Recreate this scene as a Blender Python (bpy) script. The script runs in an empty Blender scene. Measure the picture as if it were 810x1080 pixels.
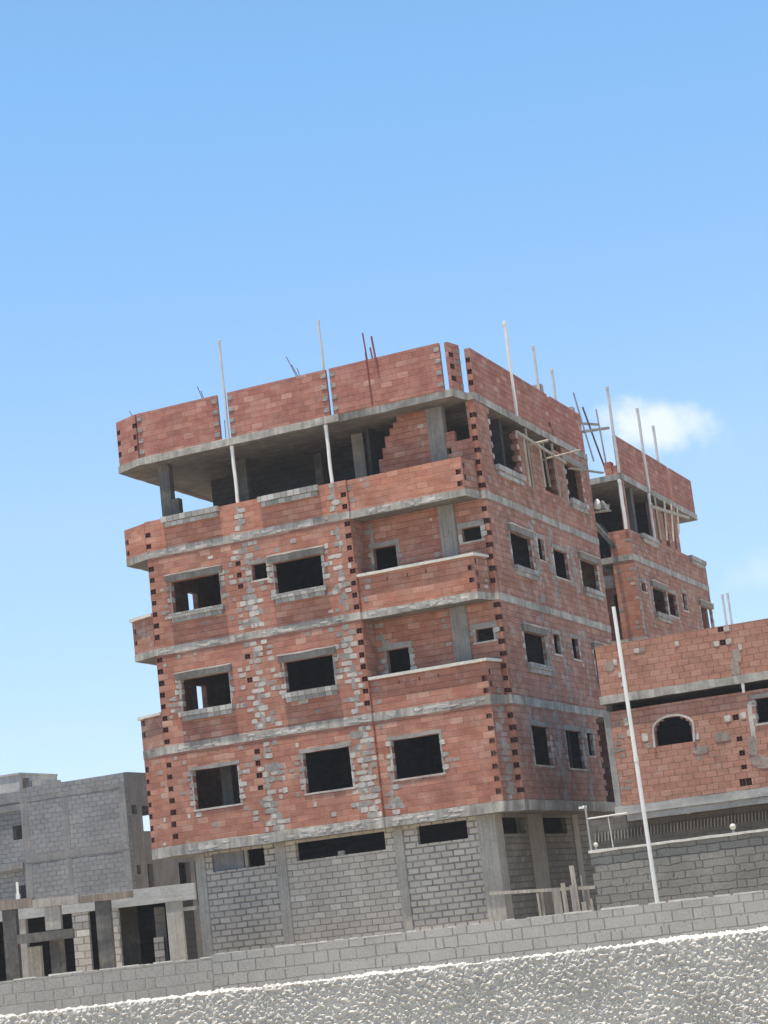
import bpy, bmesh, math, random
from mathutils import Vector, Matrix, noise
random.seed(11)
S = bpy.context.scene
COL = S.collection

# ------------------------------------------------------------------ materials
class NT:
    def __init__(s, name):
        s.m = bpy.data.materials.new(name); s.m.use_nodes = True
        s.t = s.m.node_tree; s.t.nodes.clear()
        s.out = s.n('ShaderNodeOutputMaterial'); s.b = s.n('ShaderNodeBsdfPrincipled')
        s.t.links.new(s.b.outputs[0], s.out.inputs[0])
        s.b.inputs['Roughness'].default_value = .92
        s.b.inputs['Specular IOR Level'].default_value = .25
    def n(s, typ, **kw):
        nd = s.t.nodes.new(typ)
        for k, v in kw.items(): setattr(nd, k, v)
        return nd
    def put(s, sock, v):
        if hasattr(v, 'links') or isinstance(v, bpy.types.NodeSocket): s.t.links.new(v, sock)
        else:
            if isinstance(v, tuple) and len(v) == 3 and sock.type == 'RGBA': v = v + (1,)
            sock.default_value = v
    def math(s, op, a, b=0.0, c=None, clamp=False):
        nd = s.n('ShaderNodeMath', operation=op, use_clamp=clamp)
        s.put(nd.inputs[0], a); s.put(nd.inputs[1], b)
        if c is not None: s.put(nd.inputs[2], c)
        return nd.outputs[0]
    def vmath(s, op, a, b):
        nd = s.n('ShaderNodeVectorMath', operation=op); s.put(nd.inputs[0], a); s.put(nd.inputs[1], b)
        return nd.outputs[0]
    def noise(s, vec, scale, detail=4, rough=.6):
        nd = s.n('ShaderNodeTexNoise'); s.put(nd.inputs['Vector'], vec)
        nd.inputs['Scale'].default_value = scale; nd.inputs['Detail'].default_value = detail
        nd.inputs['Roughness'].default_value = rough
        return nd
    def mapr(s, v, a, b, c, d):
        nd = s.n('ShaderNodeMapRange'); s.put(nd.inputs[0], v)
        for i, x in enumerate((a, b, c, d)): nd.inputs[i+1].default_value = x
        return nd.outputs[0]
    def mix(s, f, a, b, blend='MIX'):
        nd = s.n('ShaderNodeMix', data_type='RGBA', blend_type=blend)
        s.put(nd.inputs[0], f); s.put(nd.inputs[6], a); s.put(nd.inputs[7], b)
        return nd.outputs[2]
    def ramp(s, f, stops):
        nd = s.n('ShaderNodeValToRGB'); s.put(nd.inputs[0], f)
        cr = nd.color_ramp
        while len(cr.elements) < len(stops): cr.elements.new(.5)
        for e, (p, c) in zip(cr.elements, stops): e.position = p; e.color = tuple(c) + (1,)
        return nd.outputs[0]
    def gray(s, v):
        nd = s.n('ShaderNodeCombineColor')
        for i in range(3): s.put(nd.inputs[i], v)
        return nd.outputs[0]
    def bump(s, h, dist, strength=1.0):
        nd = s.n('ShaderNodeBump'); s.put(nd.inputs['Height'], h)
        nd.inputs['Distance'].default_value = dist; nd.inputs['Strength'].default_value = strength
        s.t.links.new(nd.outputs[0], s.b.inputs['Normal'])
    def uv(s): return s.n('ShaderNodeTexCoord').outputs['UV']
    def obj(s): return s.n('ShaderNodeTexCoord').outputs['Object']
    def color(s, c): s.put(s.b.inputs['Base Color'], c); return s.m

def mat_courses(name, bw, bh, mort, stops, mcol, warp=.012, bump=.012, dirt=(.84, 1.10), smear=None, fine=.25, smear_col=(.36,.33,.295), dust=.0, vjoint=1.0, dust_col=(.47,.32,.25)):
    """bricks or blocks laid in courses: each unit its own tone, thin joints, grime, mortar smears"""
    k = NT(name); uv = k.uv(); ob = k.obj()
    w = k.noise(ob, 3.1, 3)
    off = k.vmath('MULTIPLY', k.vmath('SUBTRACT', w.outputs['Color'], (.5, .5, .5)), (warp*2.4, warp*2.4, 0))
    p = k.vmath('ADD', k.vmath('ADD', uv, off), (100*bw, 200*bh, 0))
    sp = k.n('ShaderNodeSeparateXYZ'); k.put(sp.inputs[0], p)
    row = k.math('FLOOR', k.math('DIVIDE', sp.outputs[1], bh))
    odd = k.math('MODULO', row, 2.0)
    col = k.math('FLOOR', k.math('DIVIDE', k.math('ADD', sp.outputs[0], k.math('MULTIPLY', k.math('SUBTRACT', 1.0, odd), .5*bw)), bw))
    cu = k.math('FRACT', k.math('DIVIDE', k.math('ADD', sp.outputs[0], k.math('MULTIPLY', k.math('SUBTRACT', 1.0, odd), .5*bw)), bw))
    rv = k.math('FRACT', k.math('DIVIDE', sp.outputs[1], bh))
    du = k.math('MULTIPLY', k.math('MINIMUM', cu, k.math('SUBTRACT', 1.0, cu)), bw); dv = k.math('MULTIPLY', k.math('MINIMUM', rv, k.math('SUBTRACT', 1.0, rv)), bh)
    fac = k.math('MAXIMUM', k.mapr(dv, mort*.35, mort*.95, 1, 0), k.math('MULTIPLY', k.mapr(du, mort*.35, mort*.95, 1, 0), vjoint))
    cx = k.n('ShaderNodeCombineXYZ'); k.put(cx.inputs[0], col); k.put(cx.inputs[1], row)
    wn = k.n('ShaderNodeTexWhiteNoise', noise_dimensions='2D'); k.put(wn.inputs['Vector'], cx.outputs[0])
    base = k.ramp(wn.outputs['Value'], stops)
    fn = k.noise(ob, 22, 5, .7)
    base = k.mix(1.0, base, k.gray(k.mapr(fn.outputs['Fac'], .25, .75, 1-fine, 1+fine)), 'MULTIPLY')
    if dust:
        sk = k.noise(k.vmath('MULTIPLY', uv, (1.1, 5.2, 1)), 1.0, 3, .6)
        base = k.mix(1.0, base, k.gray(k.mapr(sk.outputs['Fac'], .3, .7, .84, 1.14)), 'MULTIPLY')
    # joints are not equally deep everywhere
    jn = k.mapr(k.noise(ob, 1.7, 3).outputs['Fac'], .3, .7, .25, 1.0)
    base = k.mix(k.math('MULTIPLY', fac, jn), base, mcol)
    if smear:
        sn = k.noise(ob, smear[1], 5, .65)
        base = k.mix(k.mapr(sn.outputs['Fac'], smear[2], smear[2]+.09, 0, smear[0]), base, smear_col)
    dn = k.noise(ob, .55, 5, .6)
    base = k.mix(1.0, base, k.gray(k.mapr(dn.outputs['Fac'], .3, .7, dirt[0], dirt[1])), 'MULTIPLY')
    if dust:
        pn = k.noise(ob, 1.3, 6, .68)
        base = k.mix(k.mapr(pn.outputs['Fac'], .46, .72, 0, dust), base, dust_col)
        dr = k.noise(k.vmath('MULTIPLY', uv, (5.0, .35, 1)), 1.0, 5, .65)
        base = k.mix(k.mapr(dr.outputs['Fac'], .56, .74, 0, .32), base, k.mix(1.0, base, (.52,.49,.47), 'MULTIPLY'))
    h = k.math('ADD', k.math('MULTIPLY', k.math('SUBTRACT', 1.0, fac), 1.0),
               k.math('ADD', k.math('MULTIPLY', fn.outputs['Fac'], .35), k.math('MULTIPLY', wn.outputs['Value'], .3)))
    k.bump(h, bump)
    return k.color(base)

def mat_conc(name, c, var=(.7, 1.2), streak=.5, sscale=(7, .5), bump=.01, warm=(.42,.36,.27), warmf=.25, fscale=9):
    k = NT(name); ob = k.obj(); uv = k.uv()
    st = k.noise(k.vmath('MULTIPLY', uv, (sscale[0], sscale[1], 1)), 1.0, 4, .65)
    n1 = k.noise(ob, fscale, 6, .7); n2 = k.noise(ob, 1.1, 4)
    col = k.mix(1.0, c, k.gray(k.mapr(n2.outputs['Fac'], .3, .7, var[0], var[1])), 'MULTIPLY')
    col = k.mix(streak, col, k.mix(1.0, col, k.gray(k.mapr(st.outputs['Fac'], .3, .7, .55, 1.35)), 'MULTIPLY'))
    col = k.mix(.6, col, k.mix(1.0, col, k.gray(k.mapr(n1.outputs['Fac'], .3, .7, .72, 1.25)), 'MULTIPLY'))
    col = k.mix(k.mapr(k.noise(ob, 2.3, 4).outputs['Fac'], .5, .7, 0, warmf), col, warm)
    k.bump(n1.outputs['Fac'], bump)
    return k.color(col)

def mat_plain(name, c, rough=.6, var=.15, scale=12, metal=0, bump=0.0):
    k = NT(name); ob = k.obj(); n1 = k.noise(ob, scale, 4)
    k.b.inputs['Roughness'].default_value = rough; k.b.inputs['Metallic'].default_value = metal
    if bump: k.bump(n1.outputs['Fac'], bump)
    return k.color(k.mix(1.0, c, k.gray(k.mapr(n1.outputs['Fac'], .3, .7, 1-var, 1+var)), 'MULTIPLY'))

def mat_wood(name, c):
    k = NT(name); ob = k.obj()
    st = k.noise(k.vmath('MULTIPLY', ob, (14, 14, 1.2)), 1.5, 4, .6); n2 = k.noise(ob, 1.5, 3)
    col = k.mix(1.0, c, k.gray(k.mapr(st.outputs['Fac'], .3, .7, .6, 1.3)), 'MULTIPLY')
    col = k.mix(1.0, col, k.gray(k.mapr(n2.outputs['Fac'], .3, .7, .8, 1.15)), 'MULTIPLY')
    k.bump(st.outputs['Fac'], .004)
    return k.color(col)

RED = [(0, (0.305,0.125,0.083)), (.3, (0.338,0.140,0.094)), (.6, (0.363,0.155,0.102)), (.85, (0.389,0.172,0.115)), (.95, (0.425,0.212,0.146)), (1, (0.467,0.264,0.189))]
ORANGE = [(0, (0.348,0.139,0.092)), (.3, (0.390,0.161,0.102)), (.6, (0.416,0.175,0.112)), (.85, (0.439,0.193,0.125)), (1, (0.481,0.246,0.174))]
SHADED_SIDE = [(0, (0.266,0.123,0.086)), (.3, (0.297,0.140,0.098)), (.6, (0.323,0.153,0.108)), (.85, (0.348,0.170,0.121)), (1, (0.392,0.215,0.155))]
ROOF = [(0, (0.297,0.118,0.087)), (.3, (0.329,0.130,0.098)), (.6, (0.352,0.143,0.106)), (.85, (0.381,0.164,0.121)), (.95, (0.427,0.211,0.159)), (1, (0.462,0.255,0.196))]
HOUSE = [(0, (0.326,0.153,0.104)), (.4, (0.348,0.168,0.114)), (.8, (0.370,0.183,0.125)), (1, (0.395,0.211,0.150))]
M = {}
M['brick'] = mat_courses('hollow_clay_brick', .40, .195, .011, RED, (.17,.088,.076), dust=.38, warp=.022, vjoint=.5, smear=(.38, 2.6, .60))
M['brick_orange'] = mat_courses('orange_clay_brick', .40, .195, .010, ORANGE, (.20,.092,.075), dust=.38, warp=.022, vjoint=.5, smear=(.4, 2.2, .61))  # brighter, more orange copy of the wall brick
M['brick_roof'] = mat_courses('parapet_clay_brick', .40, .195, .011, ROOF, (.15,.068,.062), dust=.38, warp=.022, vjoint=.5, dirt=(.85, 1.1), smear=(.25, 2.0, .64))
M['brick_side'] = mat_courses('side_clay_brick', .40, .195, .010, SHADED_SIDE, (.14,.078,.068), dust=.38, warp=.022, vjoint=.5, smear=(.6, 2.4, .55))  # side wall copy of the brick, shade put into its darker palette
M['brick_house'] = mat_courses('house_clay_brick', .36, .19, .014, HOUSE, (.16,.088,.07), dust=.22, warp=.024, vjoint=.95, dirt=(.9, 1.08), smear=(.4, 1.7, .61))
M['hole'] = mat_plain('brick_core_clay', (.10,.04,.033), .95, .3)
M['mortar'] = mat_conc('dried_mortar', (.49,.452,.40), (.6, 1.2), .2, bump=.012, fscale=14)
M['grout'] = mat_conc('grey_mortar_band', (.29,.268,.24), (.62, 1.25), .3, bump=.012, fscale=12)
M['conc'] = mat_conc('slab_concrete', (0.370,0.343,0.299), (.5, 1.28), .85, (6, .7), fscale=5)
M['conc_soffit'] = mat_conc('board_marked_concrete', (.150,.134,.120), (.7, 1.2), .7, (.6, 8))  # shade of the slab undersides put into a darker concrete colour
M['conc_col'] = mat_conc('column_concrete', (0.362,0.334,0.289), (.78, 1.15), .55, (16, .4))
M['conc_mid'] = mat_conc('shaded_column_concrete', (.235,.222,.20), (.75, 1.15), .65, (15, .4))  # column concrete darkened in colour to carry the loggia shade
M['conc_dark'] = mat_conc('dark_column_concrete', (0.105,0.099,0.090), (.7, 1.2), .6, (14, .4))  # much darker grey than the other column concrete
M['conc_pale'] = mat_conc('pale_beam_concrete', (.40,.385,.35), (.75, 1.15), .4, (.5, 7))
M['inner'] = mat_courses('shade_dark_inner_block', .40, .20, .012, [(0, (0.039,0.039,0.041)), (1, (0.055,0.055,0.058))], (0.028,0.028,0.029))  # darkness of the rooms put into the block colour
M['dimwall'] = mat_courses('shade_darkened_block', .40, .20, .010, [(0, (.12,.112,.10)), (1, (.15,.14,.125))], (.09,.084,.075), smear=(.5, 3, .5), smear_col=(.16,.15,.13))  # shade under the house ledge put into the wall colour
M['infill_dim'] = mat_courses('shaded_side_infill', .40, .20, .022, [(0, (0.186,0.170,0.146)), (.6, (0.214,0.196,0.169)), (1, (0.251,0.230,0.201))], (0.098,0.088,0.074), warp=.016, bump=.02)  # infill copy, its colour darkened for shade under the side overhang
M['lintel'] = mat_conc('aged_lintel_concrete', (.215,.195,.17), (.65, 1.2), .5, (6, 1), bump=.012)
M['house_smear'] = mat_conc('brick_tinted_mortar', (.31,.245,.20), (.6, 1.2), .3, bump=.012, fscale=12)
M['sill'] = mat_courses('sill_blocks', .24, .40, .012, [(0, (.24,.23,.21)), (.5, (.33,.31,.285)), (1, (.45,.43,.40))], (.16,.15,.14), fine=.3)
M['infill'] = mat_courses('grey_block_infill', .40, .20, .030, [(0, (0.43,0.39,0.335)), (.5, (0.46,0.418,0.36)), (.85, (0.48,0.437,0.378)), (1, (0.52,0.475,0.41))], (0.165,0.146,0.124), warp=.016, bump=.03, dirt=(.8, 1.1), smear=(.35, 3, .6), smear_col=(0.438,0.392,0.326))
M['infill_soft'] = mat_courses('dull_block_infill', .40, .20, .018, [(0, (0.433,0.386,0.326)), (.5, (0.471,0.422,0.353)), (.9, (0.513,0.462,0.389)), (1, (0.594,0.539,0.462))], (0.223,0.198,0.166), warp=.03, bump=.025, smear=(.6, 3, .55), smear_col=(0.427,0.383,0.322))
M['wallblock'] = mat_courses('boundary_block', .42, .24, .013, [(0, (0.379,0.359,0.321)), (.5, (0.396,0.377,0.338)), (1, (0.418,0.398,0.358))], (0.266,0.251,0.221), warp=.022, bump=.02, dirt=(.86, 1.08), smear=(.4, 4, .62))
M['wallblock_old'] = mat_courses('older_boundary_block', .36, .215, .010, [(0, (0.308,0.292,0.264)), (.5, (0.326,0.309,0.280)), (1, (0.347,0.330,0.299))], (0.261,0.249,0.224), warp=.02, bump=.012, dirt=(.86, 1.08), smear=(.4, 4, .62))
M['compound'] = mat_courses('rough_pointed_block', .55, .21, .016, [(0, (0.206,0.194,0.170)), (.5, (0.222,0.210,0.184)), (1, (0.246,0.233,0.204))], (0.109,0.102,0.088), warp=.06, bump=.04, dirt=(.75, 1.15), smear=(.7, 5, .52), smear_col=(0.222,0.210,0.184), fine=.35)
M['graywall'] = mat_courses('slate_grey_block', .42, .21, .02, [(0, (0.194,0.195,0.197)), (.5, (0.211,0.212,0.213)), (1, (0.228,0.228,0.229))], (0.188,0.188,0.189), warp=.045, bump=.03, dirt=(.75, 1.2), smear=(.6, 4, .5), smear_col=(0.239,0.244,0.248))
M['graycement'] = mat_conc('grey_cement_render', (0.191,0.190,0.189), (.8, 1.2), .4, bump=.015)
M['grayside'] = mat_conc('dull_cement_render', (.20,.19,.175), (.8, 1.15), .4)
M['paleplaster'] = mat_conc('pale_block_plaster', (.44,.42,.38), (.8, 1.15), .3)
M['pvc'] = mat_plain('white_pvc', (.72,.70,.64), .45, .08, 3)
M['pvc_grey'] = mat_plain('dusty_grey_pvc', (.52,.51,.48), .5, .1, 3)
M['conduit'] = mat_plain('red_brown_conduit', (.20,.06,.05), .5, .15)
M['rust'] = mat_plain('rusty_steel', (.12,.07,.055), .75, .3, 30)
M['steel'] = mat_plain('weathered_steel', (.33,.33,.32), .6, .15, 20)
M['wood'] = mat_wood('bleached_timber', (.37,.325,.26))
M['wood_grey'] = mat_wood('grey_timber', (.30,.27,.23))
M['wood_dark'] = mat_wood('formwork_timber', (.25,.20,.16))
M['bulb'] = mat_plain('white_globe_glass', (.50,.47,.40), .3, .04)
M['cap'] = mat_conc('pale_cement_cap', (.60,.57,.50), (.85, 1.1), .2)
M['sack'] = mat_plain('white_woven_sack', (.55,.54,.51), .8, .15, 25, bump=.01)
M['tarp'] = mat_plain('grey_plastic_sheet', (.34,.35,.34), .6, .2, 8, bump=.02)
M['black'] = mat_plain('dark_plastic', (.05,.055,.055), .5, .2)

# ground
k = NT('dry_sandy_soil'); ob = k.obj()
g1 = k.noise(ob, .08, 6, .6); g2 = k.noise(ob, 3.0, 6, .7)
gc = k.ramp(g1.outputs['Fac'], [(.3, (.34,.29,.22)), (.7, (.47,.41,.33))])
gc = k.mix(.7, gc, k.mix(1.0, gc, k.gray(k.mapr(g2.outputs['Fac'], .3, .7, .7, 1.25)), 'MULTIPLY'))
k.bump(g2.outputs['Fac'], .05); M['soil'] = k.color(gc)
# roughcast
k = NT('roughcast_render'); ob = k.obj()
r1 = k.noise(ob, 60, 4, .6); r2 = k.noise(ob, 2.5, 4)
rc = k.mix(1.0, (.50,.48,.43), k.gray(k.mapr(r2.outputs['Fac'], .3, .7, .85, 1.12)), 'MULTIPLY')
rc = k.mix(1.0, rc, k.gray(k.mapr(r1.outputs['Fac'], .3, .7, .82, 1.15)), 'MULTIPLY')
k.bump(k.noise(ob, 150, 3, .7).outputs['Fac'], .004); k.b.inputs['Specular IOR Level'].default_value = .05; M['roughcast'] = k.color(rc)

# ------------------------------------------------------------------ geometry helpers
class Fr:
    """a wall plane: u along it, v up (z), w into the wall"""
    def __init__(s, o, u, w, base=0.0):
        s.o = Vector((o[0], o[1])); s.u = Vector(u).normalized(); s.w = Vector(w).normalized(); s.base = base
    def P(s, u, v, w=0.0):
        q = s.o + s.u*u + s.w*w
        return Vector((q.x, q.y, s.base + v))

class MB:
    def __init__(s): s.bm = bmesh.new(); s.avoid = []; s.bound = []
    def face(s, vs, m=0):
        try: f = s.bm.faces.new(vs); f.material_index = m; return f
        except ValueError: return None
    def pts(s, pts, m=0): return s.face([s.bm.verts.new(p) for p in pts], m)
    def hexa(s, p, m=0):
        v = [s.bm.verts.new(q) for q in p]
        for a in ((3,2,1,0), (4,5,6,7), (0,1,5,4), (1,2,6,5), (2,3,7,6), (3,0,4,7)): s.face([v[i] for i in a], m)
    def box(s, x0, x1, y0, y1, z0, z1, m=0):
        s.hexa([(x0,y0,z0), (x1,y0,z0), (x1,y1,z0), (x0,y1,z0), (x0,y0,z1), (x1,y0,z1), (x1,y1,z1), (x0,y1,z1)], m)
    def fbox(s, fr, u0, u1, v0, v1, w0, w1, m=0, n=1):
        for i in range(n):
            a = u0+(u1-u0)*i/n; b = u0+(u1-u0)*(i+1)/n
            s.hexa([fr.P(a,v0,w0), fr.P(b,v0,w0), fr.P(b,v0,w1), fr.P(a,v0,w1), fr.P(a,v1,w0), fr.P(b,v1,w0), fr.P(b,v1,w1), fr.P(a,v1,w1)], m)
    def strip(s, fr, u0, u1, v0, v1, w0, w1, m=0, step=.35, wob=.012, sd=0):
        """a long bar of mortar or concrete whose edges waver"""
        n = max(1, int(round((u1-u0)/step))); rings = []
        for i in range(n+1):
            u = u0+(u1-u0)*i/n
            a = noise.noise((u*2.3, v0*3+sd, 1.7))*wob; b = noise.noise((u*2.1, v1*3+sd, 7.7))*wob; c = noise.noise((u*1.9, v0+sd, 4.2))*wob*.4
            rings.append([s.bm.verts.new(q) for q in (fr.P(u,v0+a,w0+c), fr.P(u,v0+a,w1), fr.P(u,v1+b,w1), fr.P(u,v1+b,w0+c))])
        for r, t in zip(rings, rings[1:]):
            for j in range(4): s.face([r[j], r[(j+1)%4], t[(j+1)%4], t[j]], m)
        s.face(rings[0][::-1], m); s.face(rings[-1], m)
    def beam(s, p, q, a, b, m=0, up=(0,0,1)):
        p = Vector(p); q = Vector(q); d = (q-p).normalized(); x = d.cross(Vector(up))
        if x.length < .05: x = d.cross(Vector((0,1,0)))
        x.normalize(); y = d.cross(x).normalized(); x = x*a/2; y = y*b/2
        s.hexa([p-x-y, p+x-y, p+x+y, p-x+y, q-x-y, q+x-y, q+x+y, q-x+y], m)
    def tube(s, pts, r, n=10, m=0, r2=None):
        pts = [Vector(p) for p in pts]; rings = []
        for i, p in enumerate(pts):
            d = (pts[min(i+1, len(pts)-1)]-pts[max(i-1, 0)]).normalized()
            x = d.cross(Vector((0,1,0)) if abs(d.y) < .9 else Vector((1,0,0))).normalized(); y = d.cross(x).normalized()
            rr = r if r2 is None else r+(r2-r)*i/(len(pts)-1)
            rings.append([s.bm.verts.new(p+x*rr*math.cos(2*math.pi*j/n)+y*rr*math.sin(2*math.pi*j/n)) for j in range(n)])
        for a, b in zip(rings, rings[1:]):
            for j in range(n): f = s.face([a[j], a[(j+1)%n], b[(j+1)%n], b[j]], m)
        s.face(rings[0][::-1], m); s.face(rings[-1], m)
    def lathe(s, c, prof, n=12, m=0):
        c = Vector(c); rings = [[s.bm.verts.new(c+Vector((r*math.cos(2*math.pi*j/n), r*math.sin(2*math.pi*j/n), z))) for j in range(n)] for r, z in prof]
        for a, b in zip(rings, rings[1:]):
            for j in range(n): s.face([a[j], a[(j+1)%n], b[(j+1)%n], b[j]], m)
        s.face(rings[0][::-1], m); s.face(rings[-1], m)
    def slab(s, poly, z0, z1, m=0, m_under=1, step=.4, wob=.022):
        pts = []
        for i, a in enumerate(poly):
            a = Vector(a); b = Vector(poly[(i+1) % len(poly)]); n = max(1, int((b-a).length/step))
            for j in range(n): pts.append(a+(b-a)*j/n)
        def wv(p, z, k): return noise.noise((p.x*1.7, p.y*1.7, z*3+k))*wob
        lo = [s.bm.verts.new((p.x, p.y, z0+wv(p, z0, 0))) for p in pts]
        hi = [s.bm.verts.new((p.x, p.y, z1+wv(p, z1, 5))) for p in pts]
        n = len(pts)
        for i in range(n): s.face([lo[i], lo[(i+1)%n], hi[(i+1)%n], hi[i]], m)
        s.face(hi, m); s.face(lo[::-1], m_under)
    def daub(s, fr, u, v, w, h, m=1, proud=.005, rag=0.0):
        bd = [b for f, b in s.bound if f is fr]
        if bd and not any(b[0]-.03 < u-w/2 and u+w/2 < b[1]+.03 and b[2]-.02 < v-h/2 and v+h/2 < b[3]-.01 for b in bd): return
        if any(f is fr and u+w*.55 > q[0] and u-w*.55 < q[1] and v+h*.55 > q[2] and v-h*.55 < q[3] for f, q in s.avoid): return
        n = 12; ph = random.random()*.5; lo = []; hi = []
        for i in range(n):
            a = 2*math.pi*i/n+ph; c, q = math.cos(a), math.sin(a)
            e = (abs(c)**9+abs(q)**9)**(-1/9)*random.uniform(.86-rag, 1.06)
            lo.append(s.bm.verts.new(fr.P(u+c*e*w/2, v+q*e*h/2, .02)))
            hi.append(s.bm.verts.new(fr.P(u+c*e*w/2*.97, v+q*e*h/2*.97, -proud*random.uniform(.7, 1.2))))
        for i in range(n): s.face([lo[i], lo[(i+1)%n], hi[(i+1)%n], hi[i]], m)
        s.face(hi, m)
    def panel(s, fr, u0, u1, v0, v1, t, holes=(), pockets=(), m=0, mh=2, step=.7, wob=.008):
        E = 1e-4; s.bound.append((fr, (u0, u1, v0, v1))); s.avoid += [(fr, q[:4]) for q in list(holes)+list(pockets)]
        def cuts(a, b, extra):
            xs = {round(a, 4), round(b, 4)}
            n = max(1, int((b-a)/step))
            grid = [a+(b-a)*i/n for i in range(1, n)]
            for e in extra:
                if a+E < e < b-E: xs.add(round(e, 4))
            for g in grid:
                if all(abs(g-x) > .09 for x in xs): xs.add(round(g, 4))
            return sorted(xs)
        us = cuts(u0, u1, [x for q in list(holes)+[p_[:4] for p_ in pockets] for x in q[:2]])
        vs = cuts(v0, v1, [x for q in list(holes)+[p_[:4] for p_ in pockets] for x in q[2:4]])
        dep = {}
        for i in range(len(us)-1):
            for j in range(len(vs)-1):
                a = (us[i]+us[i+1])/2; b = (vs[j]+vs[j+1])/2; d = 0.0
                for h in holes:
                    if h[0] < a < h[1] and h[2] < b < h[3]: d = t
                if d == 0:
                    for h in pockets:
                        if h[0] < a < h[1] and h[2] < b < h[3]: d = h[4]
                dep[i, j] = d
        cache = {}
        def V(i, j, w):
            key = (i, j, round(w, 4))
            if key not in cache:
                p = fr.P(us[i], vs[j], w)
                nz = noise.noise_vector(p*.9)*wob
                p = p+Vector((fr.u.x*nz.x+fr.w.x*nz.y*.5, fr.u.y*nz.x+fr.w.y*nz.y*.5, nz.z*.8))
                cache[key] = s.bm.verts.new(p)
            return cache[key]
        nu, nv = len(us)-1, len(vs)-1
        for (i, j), d in dep.items():
            if d < t-E:
                mm = mh if d > E else m
                s.face([V(i,j,d), V(i+1,j,d), V(i+1,j+1,d), V(i,j+1,d)], mm)
                s.face([V(i,j,t), V(i,j+1,t), V(i+1,j+1,t), V(i+1,j,t)], m)
            for (a, b, e0, e1) in ((i+1, j, (i+1,j), (i+1,j+1)), (i, j+1, (i,j+1), (i+1,j+1))):
                d2 = dep.get((a, b), t)
                if abs(d2-d) > E: s.face([V(*e0,d), V(*e0,d2), V(*e1,d2), V(*e1,d)], mh if (E < d < t-E or E < d2 < t-E) else m)
            for (a, b, e0, e1) in ((i-1, j, (i,j), (i,j+1)), (i, j-1, (i,j), (i+1,j))):
                if (a, b) not in dep and d < t-E: s.face([V(*e0,d), V(*e0,t), V(*e1,t), V(*e1,d)], m)
        for h in pockets:      # the web of a hollow brick: a cross inside the open end
            um, vm = (h[0]+h[1])/2, (h[2]+h[3])/2; dd = h[4]
            s.fbox(fr, um-.010, um+.010, h[2]+.002, h[3]-.002, .012, dd-.004, mh)
            s.fbox(fr, h[0]+.002, um-.011, vm-.009, vm+.009, .014, dd-.005, mh)
            s.fbox(fr, um+.011, h[1]-.002, vm-.009, vm+.009, .014, dd-.005, mh)
    def build(s, name, mats, parent=None, loc=None, smooth=False, recalc=True):
        bm = s.bm
        if recalc: bmesh.ops.recalc_face_normals(bm, faces=bm.faces)
        uvl = bm.loops.layers.uv.new('UVMap')
        bm.normal_update()
        for f in bm.faces:
            n = f.normal; f.smooth = smooth
            if abs(n.z) > .75:
                for l in f.loops: l[uvl].uv = (l.vert.co.x, l.vert.co.y)
            else:
                t = Vector((-n.y, n.x, 0))
                if t.length < 1e-6: t = Vector((1, 0, 0))
                t.normalize()
                if abs(t.x) > abs(t.y):
                    if t.x < 0: t = -t
                elif t.y < 0: t = -t
                for l in f.loops: l[uvl].uv = (l.vert.co.dot(t), l.vert.co.z)
        me = bpy.data.meshes.new(name)
        if loc is not None:
            bmesh.ops.translate(bm, verts=bm.verts, vec=-Vector(loc))
        bm.to_mesh(me); bm.free()
        for m in (mats if isinstance(mats, (list, tuple)) else [mats]): me.materials.append(m)
        o = bpy.data.objects.new(name, me); COL.objects.link(o)
        if loc is not None: o.location = loc
        if parent is not None: o.parent = parent
        return o

def tag(o, label=None, cat=None, group=None, kind=None):
    if label: o['label'] = label
    if cat: o['category'] = cat
    if group: o['group'] = group
    if kind: o['kind'] = kind
    return o
def root(name, loc, rz=0.0):
    o = bpy.data.objects.new(name, None); o.location = loc; o.rotation_euler = (0, 0, rz); o.empty_display_size = .3
    COL.objects.link(o); return o

BM = lambda key='brick': [M[key], M['mortar'], M['hole'], M['house_smear' if key == 'brick_house' else 'grout']]
RH = .195
def quoin(fr, ua, ub, v0, v1, par=0, depth=.09, skip=.0):
    out = []; r = int(math.ceil((fr.base+v0)/RH))
    while (r+1)*RH < fr.base+v1:
        if r % 2 == par and random.random() >= skip:
            z = r*RH-fr.base
            out.append((ua-.008+random.uniform(-.004,.015), ub+.012+random.uniform(-.025,.02), z+.014+random.uniform(-.004,.012), z+RH-.014+random.uniform(-.012,.004), depth))
        r += 1
    return out
def chase(mb, fr, uc, v0, v1, width=.55, p=.75, m=1):
    """a pipe chase filled with mortar: staggered smears on the courses"""
    r = int(math.ceil((fr.base+v0)/RH))
    while (r+1)*RH < fr.base+v1:
        z = (r+.5)*RH-fr.base
        side = .11 if r % 2 else -.11
        if random.random() < p: mb.daub(fr, uc+side*random.uniform(.4, 1.3), z, random.uniform(.16, .36), random.uniform(.13, .185), random.choice((m, m, 3)), random.uniform(.003, .008))
        if random.random() < p*.4: mb.daub(fr, uc+random.uniform(-.5, .5)*width, z, random.uniform(.12, .24), random.uniform(.1, .17), random.choice((m, 3)), random.uniform(.003, .008))
        if random.random() < .7: mb.daub(fr, uc+random.uniform(-.05, .05), z+.05, random.uniform(.07, .15), .27, 3, random.uniform(.002, .005))
        if width > .45 and random.random() < .5: mb.daub(fr, uc+random.uniform(-.3, .3), z+random.uniform(-.08, .08), random.uniform(.25, .6), random.uniform(.18, .4), 3, random.uniform(.0012, .0024), .45)
        if width > .6:
            for _ in range(2):
                if random.random() < .78: mb.daub(fr, uc+random.uniform(-.62, .62), z, random.uniform(.12, .3), random.uniform(.1, .185), random.choice((m, m, 3)), random.uniform(.002, .008))
        r += 1
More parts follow.
